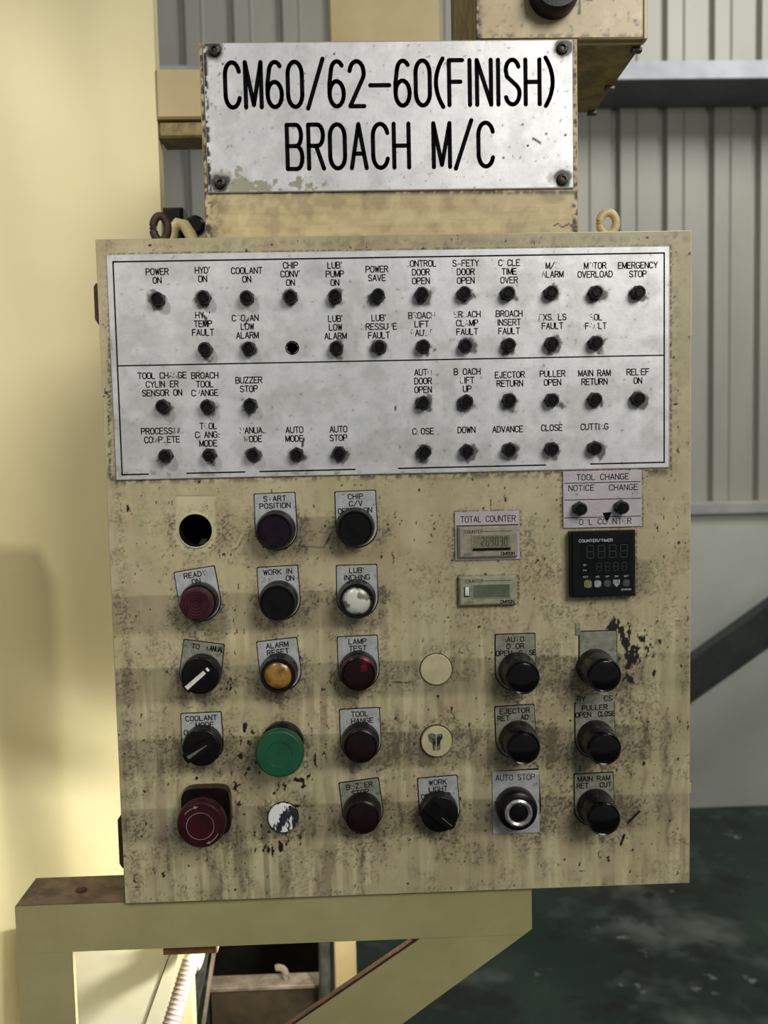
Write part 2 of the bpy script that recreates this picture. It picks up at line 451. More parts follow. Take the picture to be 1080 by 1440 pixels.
def on_floor(px, py, z=0.0):
    d = Rw @ Vector(((px - 540) / F, -(py - 720) / F, -1)); t = (z - CAM.z) / d.z; return CAM + d * t


# diagonal strut leaning in front of the low wall
yb = 2.55
a0, a1 = at(1180, 780, yb), at(970, 931, yb); b1, b0 = at(970, 994, yb), at(1180, 847, yb)
sl = (a1 - a0).normalized(); th = (b1 - a1)
tend = (a1.z - .16) / -sl.z
e1 = a1 + sl * tend
st = a0 - sl * 1.2
mb = MB().prism([(st.x, st.z), (e1.x, e1.z), (e1.x, max(.003, e1.z + th.z)), (st.x, st.z + th.z)], yb, yb + .07)
tag(mb.build('stair_stringer', M['steel_dark']), 'dark grey steel beam slanting down across the pale low wall at right', 'beam')

# ------------------------------------------------------------------ machine column at the left
yc = .24
cxr = at(221, 165, yc).x
mc = empty('machine_column', (cxr - .3, yc, 0))
tag(mc, 'tall pale yellow painted machine column filling the left side behind the control box', 'machine')


def child(o, p):
    o.parent = p; o.matrix_parent_inverse = Matrix.Translation(-Vector(p.location)); return o


zs = at(150, 97, yc).z; zbot = .0
nx_, nz_ = 40, 60
vs_ = []; fs = []
X0, X1 = cxr - .55, cxr
for j in range(nz_ + 1):
    for i in range(nx_ + 1):
        x = X0 + (X1 - X0) * i / nx_; z = 2.6 * j / nz_
        d = .0035 * math.sin(x * 23 + 1.2) * math.sin(z * 5.2) + .002 * math.sin(x * 51 + z * 9)
        d *= min(1, (X1 - x) / .05)
        vs_.append((x, yc + d, z))
for j in range(nz_):
    for i in range(nx_):
        a = j * (nx_ + 1) + i; fs.append((a, a + 1, a + nx_ + 2, a + nx_ + 1))
mb = MB().add(vs_, fs, True)
child(mb.build('front_sheet', M['column']), mc)
child(MB().box(X1 - .003, X1, yc + .0005, yc + .022, 0, 2.6).build('side_sheet', M['column']), mc)
child(MB().box(X0, X1 - .004, yc + .010, yc + .022, 0, 2.6).build('backing_sheet', M['column']), mc)

# unseen post added to throw the dark band onto the column
Ls = Vector((-.80, -1.15, ZC + 1.2))
def toward(p, y):
    t = (y - p.y) / (Ls.y - p.y); return p + (Ls - p) * t
PX1 = toward(at(78, 1000, yc), .10).x; PX0 = toward(at(4, 1000, yc), .10).x; PZ = toward(at(30, 800, yc), .10).z
st = MB().box(PX0, PX1, .08, .12, 0, PZ, .003)
tag(st.build('shade_post', M['column']), 'unseen pale yellow post added to shade the column, left of the control box', 'post')

# cross rail behind the sign
yr = .236
p0, p1 = at(214, 97, yr), at(280, 166, yr)
pu = at(250, 190, yr)
dep = .045
cr = MB().box(cxr + .0005, at(800, 100, yr).x, yr, yr + dep, p1.z, p0.z, .002)
tag(cr.build('cross_rail', M['cream']), 'yellow horizontal rail between the machine column and the sign', 'rail')
cr = MB().box(cxr + .0005, at(800, 100, yr).x, yr + .006, yr + dep, at(250, 190, yr).z, p1.z - .0005, .002)  # dark olive strip carrying the shade of the rail's underside
tag(cr.build('rail_underside', M['under']), 'dark olive tray strip painted as shade under the yellow horizontal rail at left', 'underside')

# uprights above the sign
yp = .30
a, b = at(463, 30, yp), at(620, 30, yp)
tag(MB().box(a.x, b.x, yp, yp + .04, at(540, 320, yp).z, 2.5, .002).build('upright_post', M['cream']),
    'wide tan upright rising behind the sign, left of the stained box', 'post')
a, b = at(640, 30, yp), at(668, 30, yp)
tag(MB().box(a.x, b.x + .03, yp, yp + .04, at(540, 320, yp).z, 2.5, .002).build('narrow_post', M['bracket']),
    'narrow olive yellow upright just left of the stained box', 'post')

# ------------------------------------------------------------------ control box
W2, H2 = .2325, .2655
BX0, BX1, BZ0, BZ1 = -W2, W2, ZC - H2, ZC + H2
BD = .17

# (cap px, py, protrusion, kind)
BUTTONS = [  # px, py, h, type, plate(top px, angle deg, width px or None), text lines, name label
 (386, 747, .018, 'flush_purple', (386, 694, 1), ['StART', 'POSITION'], 'dark purple push button below the START POSITION legend'),
 (499.5, 743, .018, 'black_cap', (499.5, 691, 1), ['CHIP', 'C/V', 'OFF|ON'], 'black round button below the CHIP C/V legend, third in the top row'),
 (276, 850, .019, 'maroon', (273, 801, 8), ['READy', 'ON'], 'maroon ringed lamp button below the READY ON legend'),
 (390, 848, .018, 'black_cap', (390, 797, 2), ['WORK IN', 'off|ON'], 'black round button below the WORK IN legend'),
 (502, 845, .018, 'pearl', (501.5, 795, 0), ["LUB'", 'INCHING'], 'black ringed button with worn pearly centre below the LUB INCHING legend'),
 (280, 952, .016, 'selector_white', (287, 903, -9), ['auTO|mANUAL'], 'black selector knob with white pointer bar below the AUTO MANUAL legend'),
 (391, 950, .016, 'amber', (389, 900, 5), ['ALARM', 'RESET'], 'amber domed button in a black ring below the ALARM RESET legend'),
 (504, 948, .017, 'red', (502.5, 895, 1), ['LAMP', 'TEST'], 'black button smeared with red below the LAMP TEST legend'),
 (735, 953, .024, 'long', (724.5, 892, 0), ['AUtO', 'DoOR', 'OPEN|CloSE'], 'long glossy black button below the AUTO DOOR legend'),
 (850, 950, .028, 'long', (841, 888, 0), ['', ''], 'long glossy black button beside the black paint scrapes'),
 (282, 1054, .016, 'selector_grey', (282.5, 1003, 1), ['COOLANT', 'tiMODE', 'Out|off'], 'black selector knob with thin grey pointer below the COOLANT legend'),
 (507, 1050, .016, 'dkbrown', (505.5, 997, 1), ['TOOL', 'cHANGE'], 'oily dark red button below the small TOOL CHANGE legend'),
 (736, 1052, .024, 'long', (723.5, 993, 2), ['EJECTOR', 'RET|ADv'], 'long glossy black button below the EJECTOR legend'),
 (850, 1053, .027, 'long', (836, 988, 1), ['PULLER', 'OPEN|CLOSE'], 'long glossy black button below the PULLER OPEN CLOSE legend'),
 (510, 1150, .016, 'dkred', (504.5, 1098, 6), ['BuZzER', 'STOP'], 'dark red button below the BUZZER STOP legend'),
 (619, 1148, .016, 'selector_black', (615, 1093, 3), ['WORK', 'LIGHT', 'OFF|On'], 'black selector knob below the WORK LIGHT legend'),
 (729, 1143, .015, 'ring', (725, 1084, 2), ['AUTO STOP'], 'black button with a silver ring centre below the AUTO STOP legend'),
 (849, 1152, .026, 'long', (835, 1088, 1), ['MAIN RAM', 'RET|CUT'], 'long glossy black button below the MAIN RAM legend'),
]
GREEN_P, ESTOP_P, PLUG_P, HOLE_P = (393, 1061), (282, 1161), (398, 1150), (275, 746)
BPX = [(b[0], b[1]) for b in BUTTONS] + [GREEN_P, ESTOP_P, PLUG_P, HOLE_P, (613, 1043)]


def seglines(PX, PY, pts, wid):
    """1 near a polyline"""
    out = np.zeros_like(PX)
    for (ax, ay), (bx, by) in zip(pts, pts[1:]):
        dx, dy = bx - ax, by - ay; L2 = dx * dx + dy * dy
        t = np.clip(((PX - ax) * dx + (PY - ay) * dy) / L2, 0, 1)
        d = np.hypot(PX - ax - t * dx, PY - ay - t * dy); out = np.maximum(out, 1 - d / wid)
    return np.clip(out, 0, 1)


def door_wear(X, Z, PX, PY):
    n1 = vnoise(X, Z, 60, 1); n2 = vnoise(X, Z, 260, 2, 3); n3 = vnoise(X, Z, 30, 3); ns = vnoise(X, Z, 40, 4, 4, 4.5, .5)
    n4 = vnoise(X, Z, 420, 5, 2)
    n5 = vnoise(X, Z, 700, 6, 2)
    g = .08 * sstep(n3, .4, .7) + .06 * sstep(ns, .45, .65)
    near = np.zeros_like(PX)
    for bx, by in BPX:
        d = np.hypot((PX - bx - 7) / 1.2, (PY - by) / 1.0)  # grime shifted right, also standing in for each control's soft shadow
        near = np.maximum(near, 1 - sstep(d, 27, 50))
        dr = np.exp(-((PX - bx) / 14) ** 2) * sstep(PY, by + 20, by + 40) * (1 - sstep(PY, by + 45, by + 90))
        near = np.maximum(near, dr * .5)
    g += near * (.20 * sstep(n1, .35, .6) + .58 * sstep(n5, .42, .68) * (.35 + .65 * sstep(n2, .42, .6)))
    # darker band with a sharp top edge along each row of controls
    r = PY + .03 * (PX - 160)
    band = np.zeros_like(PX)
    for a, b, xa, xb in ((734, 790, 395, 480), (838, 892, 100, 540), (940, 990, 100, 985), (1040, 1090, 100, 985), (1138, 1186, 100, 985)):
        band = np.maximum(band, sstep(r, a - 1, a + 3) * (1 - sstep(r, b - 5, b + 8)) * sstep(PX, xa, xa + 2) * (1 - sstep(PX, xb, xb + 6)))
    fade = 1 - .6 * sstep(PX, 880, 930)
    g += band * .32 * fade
    # fine speckle, heavier below the panel
    low = .35 + .65 * sstep(PY, 670, 800)
    g += low * .36 * sstep(n5, .52, .72) * sstep(n1, .42, .62)
    g += low * .14 * sstep(n2, .50, .70) * sstep(n1, .40, .6)
    g += .20 * sstep(ns, .50, .68) * sstep(PY, 820, 1000) * (.4 + .6 * sstep(n1, .35, .6))
    g += .42 * sstep(n5, .40, .66) * (.4 + .6 * sstep(n2, .4, .6)) * np.exp(-((PX - 830) / 60.) ** 2 - ((PY - 980) / 110.) ** 2)
    g += .55 * sstep(n5, .40, .66) * (.4 + .6 * sstep(n2, .4, .6)) * np.exp(-((PX - 786) / 34.) ** 2 - ((PY - 1105) / 60.) ** 2)
    g += .30 * sstep(n5, .42, .6) * np.exp(-((PX - 770) / 36.) ** 2 - ((PY - 800) / 55.) ** 2)
    g += .35 * sstep(n5, .42, .6) * np.exp(-((PX - 152 - .044 * (PY - 340)) / 8.) ** 2)
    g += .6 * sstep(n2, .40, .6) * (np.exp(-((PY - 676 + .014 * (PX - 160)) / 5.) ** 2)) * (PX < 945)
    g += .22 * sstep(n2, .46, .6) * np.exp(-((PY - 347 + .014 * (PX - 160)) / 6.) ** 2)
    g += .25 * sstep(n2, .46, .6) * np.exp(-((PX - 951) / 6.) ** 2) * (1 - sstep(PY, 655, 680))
    g += .45 * sstep(n1, .45, .6) * np.exp(-((PX - 900) / 14.) ** 2 - ((PY - 810) / 40.) ** 2)
    # brown drip runs near the bottom
    g += .22 * sstep(ns, .46, .6) * sstep(PY, 1150, 1190) * np.exp(-((PX - 380) / 130.) ** 2)
    for x0, y0, y1 in ((508, 1175, 1300), (613, 1175, 1215), (637, 1172, 1200), (827, 1170, 1215), (322, 1070, 1130), (905, 900, 1120), (940, 1000, 1200), (560, 1000, 1080), (745, 860, 900)):
        wob = 3 * np.sin(PY / 9.)
        g += .28 * np.exp(-((PX - x0 - wob) / 3.) ** 2) * sstep(PY, y0 - 5, y0 + 5) * (1 - sstep(PY, y1 - 8, y1))
    def rect(x0, y0, x1, y1, ww=2.2, k=.9):
        return k * seglines(PX, PY, [(x0, y0), (x1, y0 - .015 * (x1 - x0)), (x1, y1), (x0, y1 + .015 * (x1 - x0)), (x0, y0)], ww * 1.6)
    for q in ((639, 720, 731, 785), (645, 811, 728, 850), (790, 663, 903, 740), (803, 749, 894, 838), (154, 358, 943, 661)):
        g += rect(*q) * sstep(n5, .30, .55)
    g += .55 * sstep(n5, .38, .6) * np.exp(-((PX - 742) / 12.) ** 2 - ((PY - 765) / 26.) ** 2) + .4 * sstep(n5, .38, .6) * np.exp(-((PX - 632) / 8.) ** 2 - ((PY - 770) / 26.) ** 2)
    g = np.minimum(g, .85)
    # black flakes
    reg = np.zeros_like(PX)
    def blob(cx, cy, rx, ry, k=1.):
        nonlocal reg
        reg = np.maximum(reg, k * np.exp(-((PX - cx) / rx) ** 2 - ((PY - cy) / ry) ** 2))
    reg = np.maximum(reg, seglines(PX, PY, [(862, 878), (878, 890), (886, 915), (884, 955)], 19) * 1.25)
    reg = np.maximum(reg, seglines(PX, PY, [(880, 885), (905, 900), (915, 925)], 9) * .8)
    blob(344, 1020, 7, 9); blob(352, 1045, 7, 20, .9); blob(340, 1062, 8, 5, .9); blob(393, 1105, 15, 9, 1.1); blob(425, 1100, 16, 18, .75)
    blob(335, 1110, 8, 14, .8); blob(338, 1130, 7, 10, .85); blob(400, 1150, 42, 28, .62); blob(385, 1192, 22, 12, .8); blob(250, 962, 7, 4, .9); blob(320, 968, 10, 8, .8)
    blob(928, 905, 12, 8, .7); blob(920, 950, 10, 14, .6); blob(440, 1080, 8, 16, .7); blob(815, 1140, 20, 14, .62); blob(360, 1080, 10, 14, .6)
    nch = vnoise(X, Z, 270, 11, 3, 1.3, .7)
    ch = sstep(nch + reg * .34, .80, .83)
    ch = np.maximum(ch, sstep(seglines(PX, PY, [(899, 1141), (883, 1157)], 2.4) + .5 * (n4 - .5), .25, .4))
    ch = np.maximum(ch, sstep(seglines(PX, PY, [(878, 1174), (873, 1188)], 2.6) + .5 * (n4 - .5), .25, .4))
    ch = np.maximum(ch, sstep(vnoise(X, Z, 330, 21, 2), .90, .92))
    ch = np.maximum(ch, .8 * sstep(seglines(PX, PY, [(552, 959), (575, 960)], 2) , .3, .6))
    # dark outline of paint edges / wiped drips
    cr = seglines(PX, PY, [(420, 768), (455, 770), (463, 755)], 1.6) * .6 + seglines(PX, PY, [(325, 775), (335, 770), (342, 756)], 1.8) * .6
    g = g + cr
    # the pale squares where a legend plate used to sit
    pale = .8 * sstep(PX, 246, 249) * (1 - sstep(PX, 301, 304)) * sstep(PY, 696, 699) * (1 - sstep(PY, 765, 768))
    npl = vnoise(X, Z, 30, 14, 4, 6, .5)
    pale = np.maximum(pale, .9 * sstep(npl, .52, .70) * sstep(PY, 800, 920))
    pale = np.maximum(pale, 1.2 * sstep(n1, .4, .55) * np.exp(-((PX - 905) / 14.) ** 2 - ((PY - 915) / 40.) ** 2))
    pale = np.maximum(pale, .9 * np.exp(-(((np.hypot(PX - 275, PY - 749) - 27) / 3.5) ** 2)))
    edge = seglines(PX, PY, [(248, 697), (302, 697)], 1.6) * .5
    g = (g + edge) * (1 - .7 * pale * (PY < 790))
    return g, ch, pale * .5


box_root = empty('control_box', (0, .0, BZ0))
tag(box_root, 'large grimy cream steel control box with black round controls on its door', 'control box')
hole = at(HOLE_P[0], HOLE_P[1], 0); hole_r = 23.5 * S0
lh = at(411, 489, -.002)
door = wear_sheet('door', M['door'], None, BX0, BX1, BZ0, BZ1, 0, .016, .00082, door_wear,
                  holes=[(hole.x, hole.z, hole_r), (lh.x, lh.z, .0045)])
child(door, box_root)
t_ = .0016
mb = MB()
mb.box(BX0 + .004, BX0 + .004 + t_, .0165, BD, BZ0 + .001, BZ1 - .003)
mb.box(BX1 - .004 - t_, BX1 - .004, .0165, BD, BZ0 + .001, BZ1 - .003)
mb.box(BX0 + .0057, BX1 - .0057, .0165, BD, BZ1 - .0046, BZ1 - .003)
mb.box(BX0 + .0057, BX1 - .0057, .0165, BD, BZ0 + .001, BZ0 + .0026)
mb.box(BX0 + .0057, BX1 - .0057, BD - t_, BD, BZ0 + .0027, BZ1 - .0047)
child(mb.build('enclosure', M['cream']), box_root)
# door hinges at the left, latch strips at the right
for (y0, y1) in ((400, 458), (1145, 1217)):
    a = at(131, y0, .012); b = at(131 if y0 < 900 else 157, y1, .012)
    x = BX0 - .0035
    mb = MB().prism([(x - .001, b.z + .004), (x + .0015, b.z), (BX0 - .0003, b.z + .001), (BX0 - .0003, a.z - .001), (x + .001, a.z), (x - .001, a.z - .003)], .006, .022)
    hg = child(mb.build('hinge', M['rust']), box_root)
    pn = MB().lathe([(.0022, 0), (.0022, .005), (.0012, .006)], ((x + .001), .008, a.z + .000), 10, 'z')
for (y0, y1) in ((386, 474), (1098, 1112)):
    a = at(970, y0, .01); b = at(970, y1, .01)
    mb = MB().box(BX1 + .0003, BX1 + .0022, .004, .02, b.z, a.z, .0006)
    child(mb.build('latch_strip', M['cream']), box_root)
# rim around the open button hole
child(MB().lathe([(hole_r * .985, .0006), (hole_r * .985, -.0165)], (hole.x, 0, hole.z), 64, closed=False).build('hole_liner', M['hole']), box_root)
rim = MB().lathe([(hole_r * .985, .0006), (hole_r * 1.0, .0007), (hole_r * 1.06, .0006), (hole_r * 1.09, 0)], (hole.x, 0, hole.z), 64, closed=False)
child(rim.build('hole_rim', M['plug']), box_root)
cup = MB().lathe([(hole_r * 1.3, 0), (hole_r * 1.3, -.05)], (hole.x, .0165, hole.z), 32)
child(cup.build('hole_back', M['hole']), box_root)
sc = at(283, 764, .02)
tagm = MB().prism([(sc.x - .006, sc.z - .006), (sc.x + .004, sc.z - .004), (sc.x + .005, sc.z + .004), (sc.x + .001, sc.z + .004)], .02, .023)
child(tagm.build('terminal_tab', M['strip']), box_root)

# lifting eyes on the top
for i, (px, py, m_, nm) in enumerate(((226, 330, 'rust', 'rusty brown'), (855, 324, 'cream', 'cream painted'))):
    yy = .10
    p = at(px, py, yy); zt = BZ1 - .003
    r = .0085 if i == 0 else .0075
    cz = at(px, 321 if i == 0 else 314, yy).z
    pts = [(p.x + r * math.cos(t) * (.75 if i == 0 else 1), yy, cz + r * 1.25 * math.sin(t)) for t in [2 * PI * k / 28 for k in range(29)]]
    mb = MB().tube(pts, .0036, 12)
    mb.lathe([(.006, 0), (.006, .003), (.004, .004)], (p.x, yy, zt), 16, 'z')
    o = mb.build('lifting_eye', M[m_]); o['label'] = '%s lifting eye' % nm; child(o, box_root)

# sign housing
ys = .03
hx0, hx1 = at(279, 60, ys).x, at(812, 90, ys).x
hz1 = at(540, 57, ys).z; hz0 = BZ1 - .0028


def housing_wear(X, Z, PX, PY):
    n1 = vnoise(X, Z, 90, 31); n2 = vnoise(X, Z, 300, 32, 3)
    g = .25 * sstep(n1, .5, .7) + .95 * sstep(n2, .38, .55) * (1 - sstep(PX - .03 * (PY - 60), 284, 292)) + .9 * sstep(n2, .42, .6) * sstep(PX, 802, 808)
    g += .8 * sstep(n2, .35, .6) * (1 - sstep(PX, 290, 330)) * sstep(PY, 262, 280) * .6
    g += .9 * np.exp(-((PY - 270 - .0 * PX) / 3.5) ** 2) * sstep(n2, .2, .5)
    ch = sstep(n2, .60, .66) * np.maximum((1 - sstep(PX, 285, 296)), sstep(PX, 802, 808))
    ch = np.maximum(ch, sstep(seglines(PX, PY, [(778, 318), (785, 314), (790, 320), (800, 315), (806, 319)], 1.6), .2, .5))
    return g, ch, .3 * sstep(n1, .4, .3)


hs = empty('sign_housing', (0, ys, hz0)); tag(hs, 'tan steel housing standing on top of the control box and carrying the big sign', 'housing')
child(wear_sheet('housing_front', M['housing'], None, hx0, hx1, hz0, hz1, ys, .004, .0012, housing_wear), hs)
child(MB().box(hx0 + .001, hx1 - .001, ys + .0042, .19, hz0, hz1 - .001).build('housing_body', M['housing']), hs)

# sign plate
yn = ys - .002
a, b = at(287, 60, yn), at(808, 266, yn)
nx0, nx1, nz1, nz0 = at(288, 160, yn).x, at(806.5, 160, yn).x, at(546, 57.5, yn).z, at(546, 268, yn).z


def sign_wear(X, Z, PX, PY):
    n1 = vnoise(X, Z, 60, 41); n2 = vnoise(X, Z, 350, 42, 3); n3 = vnoise(X, Z, 160, 43)
    g = .25 * sstep(n1, .45, .7) + .12 * sstep(n2, .5, .7)
    pale = np.clip(sstep(n3 + .42 * np.exp(-((PX - 355) / 80.) ** 2 - ((PY - 262) / 20.) ** 2), .80, .86), 0, 1)
    ch = sstep(n2, .80, .83) * .5; pale = pale * (PX < 470)
    for cx, cy in ((301, 69), (792, 66), (309, 256), (792, 251)):
        d = np.hypot(PX - cx, PY - cy); ch = np.maximum(ch, .9 * (1 - sstep(d + 14 * (n3 - .5), 11, 15)))
        g = np.maximum(g, .9 * (1 - sstep(d + 22 * (n3 - .5), 13, 22)))
    ed = 1 - sstep(PX - 288 - .035 * (PY - 60), 1, 4); ch = np.maximum(ch, ed * sstep(n2, .35, .5))
    ch = np.maximum(ch, sstep(seglines(PX, PY, [(750, 195), (760, 201)], 2.2), .2, .5))
    for cx, cy in ((735, 175), (768, 188), (795, 190), (708, 222), (313, 90), (470, 76), (742, 205)):
        ch = np.maximum(ch, 1 - sstep(np.hypot(PX - cx, PY - cy), 1, 2.2))
    return g, ch, pale


sg = empty('sign', ((nx0 + nx1) / 2, yn, nz0))
tag(sg, 'large aluminium sign plate engraved CM60/62-60(FINISH) BROACH M/C above the control box', 'sign')
child(wear_sheet('plate', M['silver'], None, nx0, nx1, nz0, nz1, yn, .0019, .0009, sign_wear), sg)
for txt, xa, xb, yt, ybm in (('CM60/62-60(FINISH)', 315, 781, 82.5, 152), ('BROACH M/C', 401, 697, 171, 239)):
    mb = MB(); cx = at((xa + xb) / 2, (yt + ybm) / 2, yn)
    h = at(500, yt, yn).z - at(500, ybm, yn).z
    wd = at(xb, 150, yn).x - at(xa, 150, yn).x
    t = .0034
    stroke_text(mb, txt, cx.x, cx.z, h - t, .0118, .0052, t, yn - .00012, 0, wd - t)
    o = mb.build('lettering', M['ink']); o['label'] = 'engraved black letters ' + txt; child(o, sg)
for cx, cy in ((301, 69), (792, 66), (309, 256), (792, 251)):
    p = at(cx, cy, yn - .003)
    mb = MB().lathe([(.0046, 0), (.0046, .0012), (.0040, .0026), (.0022, .0030), (.0018, .0016)], (p.x, yn, p.z), 24)
    child(mb.build('screw', M['screw']), sg)

# ------------------------------------------------------------------ legend panel with indicator lamps
yl = -.0016
lx0, lx1 = at(155.5, 510, yl).x, at(942, 500, yl).x; lz1, lz0 = at(545, 351.5, yl).z, at(545, 667, yl).z


LAMPS = [(220, 419), (285, 417), (346, 417), (408, 416), (471, 415), (532, 414), (594, 412), (654, 411), (716, 411), (777, 410), (840, 410), (900, 410),
         (287, 490), (349, 489), (473, 488), (534, 487), (596, 486), (656, 485), (717, 484), (778, 482), (840, 481),
         (227, 571), (290, 571), (351, 569), (596, 566), (657, 564), (718, 562), (778, 562), (839, 561), (900, 560),
         (231, 641), (293, 640), (355, 639), (417, 639), (477, 637), (598, 635), (658, 634), (718, 632), (778, 631), (839, 630)]
LTXT = [  # text, centre px of first line, lines
 (221, 382, ['POWER', 'ON']), (285, 380, ["HYD'", 'ON']), (347, 380.5, ['COOLANT', 'ON']), (408.5, 373, ['CHIP', "CONV'", 'ON']),
 (471, 373, ["LUB'", 'PUMP', 'ON']), (530, 378.5, ['POWER', 'SAVE']), (592, 370.5, ['cONTROL', 'DOOR', 'OPEN']), (655, 370, ['SaFETY', 'DOOR', 'OPEN']),
 (716, 369.5, ['CyCLE', 'TIME', 'OVER']), (777, 373.5, ['M/c', 'aLARM']), (837, 373.5, ['MoTOR', 'OVERLOAD']), (897, 373, ['EMERGENCY', 'STOP']),
 (285.5, 443, ["HYd'", 'TEMP', 'FAULT']), (348, 447, ['CoOlANt', 'LOW', 'ALARM']), (472, 448, ["LUB'", 'LOW', 'ALARM']), (533, 447, ["LUB'", 'pRESSUrE', 'FAULT']),
 (593, 443.5, ['BrOACh', 'LIFT', 'fAUlt']), (657, 442, ['bRoACH', 'CLaMP', 'FAULT']), (716, 441, ['BROACH', 'INSERT', 'FAULT']), (777, 446, ['eXS. LS', 'FAULT']), (838, 446, ['sOL', 'FauLT']),
 (228, 528, ['TOOL CHanGE', 'CYLINdER', 'SENSOR ON']), (288, 528, ['BROACH', 'TOOL', 'ChANGE']), (350, 534.5, ['BUZZER', 'STOP']),
 (595, 523.5, ['AUTo', 'DOOR', 'OPEN']), (657, 522.5, ['BrOACH', 'lIFT', 'UP']), (717, 527, ['EJECTOR', 'RETURN']), (777, 525.5, ['PULLER', 'OPEN']), (836, 524.5, ['MAIN RAM', 'RETURN']), (897, 523, ['RELiEF', 'ON']),
 (228, 606, ['PROCESSing', 'COmPlETE']), (293, 599, ['ToOL', 'ChANGe', 'MODE']), (356, 605, ['mANUAl', 'mODE']), (414, 604.5, ['AUTO', 'MODE']), (476, 603.5, ['AUTO', 'STOP']),
 (595, 606.5, ['ClOSE']), (656, 604.5, ['DOWN']), (714, 603.5, ['ADVANCE']), (776, 601.5, ['CLOSE']), (836, 600, ['CUTTInG'])]


def panel_wear(X, Z, PX, PY):
    n1 = vnoise(X, Z, 50, 51); n2 = vnoise(X, Z, 300, 52, 3); n3 = vnoise(X, Z, 170, 53)
    g = .30 * sstep(n1, .45, .7) + .15 * sstep(n2, .5, .7)
    ch = .5 * sstep(n2, .82, .85)
    for i, (cx, cy) in enumerate(LAMPS):
        k = [3, 6, 8, 5][i % 4]
        d = np.hypot(PX - cx - (i * 7 % 5 - 1.5), PY - cy - 3)
        g = np.maximum(g, .75 * (1 - sstep(d + 26 * (n3 - .5), 8, 11 + k * .8)))
        ch = np.maximum(ch, .75 * (1 - sstep(d + 22 * (n3 - .5), 8, 11)))
    ch = np.maximum(ch, sstep(seglines(PX, PY, [(284, 442), (290, 448), (287, 456)], 2.4), .2, .5))
    ch = np.maximum(ch, sstep(seglines(PX, PY, [(427, 617), (425, 628)], 2.4), .2, .5))
    ch = np.maximum(ch, sstep(seglines(PX, PY, [(350, 447), (343, 458)], 1.8), .2, .5))
    ch = np.maximum(ch, sstep(seglines(PX, PY, [(556, 572), (556, 577)], 1.8), .2, .5))
    pale = sstep(n3, .55, .7) * np.maximum(np.exp(-((PY - 666) / 4.) ** 2) * sstep(n1, .45, .55), (1 - sstep(PX - 155 - .02 * (PY - 360), 2, 12)) * sstep(n1, .5, .6) * .8)
    return g, ch, pale


lp = empty('indicator_board', ((lx0 + lx1) / 2, yl, lz0))
tag(lp, 'wide silver aluminium panel engraved with captions for four rows of indicator lamps', 'panel')
child(wear_sheet('plate', M['silver'], None, lx0, lx1, lz0, lz1, yl, .0014, .0009, panel_wear, holes=[(lh.x, lh.z, .0045)]), lp)
mb = MB(); e = yl - .0001
bx0, bx1 = at(164, 510, yl).x, at(935, 500, yl).x; bz1, bz0, bzm = at(545, 361, yl).z, at(545, 660, yl).z, at(545, 508, yl).z
for x0, x1, z0, z1 in ((bx0, bx1, bz1 - .0011, bz1), (bx0, bx0 + .0011, bz0, bz1), (bx1 - .0011, bx1, bz0, bz1), (bx0, bx1, bzm, bzm + .0010)):
    mb.add([(x0, e, z0), (x1, e, z0), (x1, e, z1), (x0, e, z1)], [(0, 1, 2, 3)])
for pa, pb in ((171, 209), (262, 345), (365, 500), (560, 768), (830, 935)):
    x0 = bx0 if pa == 171 else at(pa, 660, yl).x; x1 = at(pb, 660, yl).x
    mb.add([(x0, e, bz0), (x1, e, bz0), (x1, e, bz0 + .0011), (x0, e, bz0 + .0011)], [(0, 1, 2, 3)])
child(mb.build('border_line', M['ink']), lp)
for cx, cy, lines in LTXT:
    mb = MB()
    for k, s in enumerate(lines):
        p = at(cx, cy + 12.2 * k, yl)
        stroke_text(mb, s, p.x, p.z,   .0046, .0027, .00085, .00080, yl - .0001)
    o = mb.build('lettering', M['ink']); o['label'] = 'engraved caption ' + ' '.join(lines).upper(); child(o, lp)
mb = MB().lathe([(.0046, -.0013), (.0046, .0002), (.0054, .0003), (.0054, 0)], (lh.x, yl, lh.z), 28, closed=False)
child(mb.build('empty_hole', M['hole']), lp)
child(MB().lathe([(.0075, 0), (.0075, -.02)], (lh.x, .0166, lh.z), 16).build('hole_back', M['hole']), box_root)


def lamp_parts(root, hexa, lens='lens'):
    n = 6
    mb = MB(); r = .0060
    pts = [(r * math.cos(PI * i / 3), r * math.sin(PI * i / 3)) for i in range(6)]
    mb.prism(pts, -.0026, 0)
    mb.lathe([(.0051, .0026), (.0051, .0070), (.0047, .0078), (.0042, .0078), (.0040, .0066)], (0, 0, 0), 24, closed=False)
    mb.build('bezel', M['nut'], root)
    MB().lathe([(.0041, .005), (.0040, .0086), (.0036, .0092), (.0030, .0092), (.0026, .0086), (.001, .0086)], (0, 0, 0), 20).build('lens', M[lens], root)


def copy_tree(o):
    c = o.copy(); C.objects.link(c)
    for ch in list(o.children):
        d = ch.copy(); C.objects.link(d); d.parent = c
        for g_ in ch.children:
            e_ = g_.copy(); C.objects.link(e_); e_.parent = d
    return c


def caption(lines): return ' '.join(lines).upper()


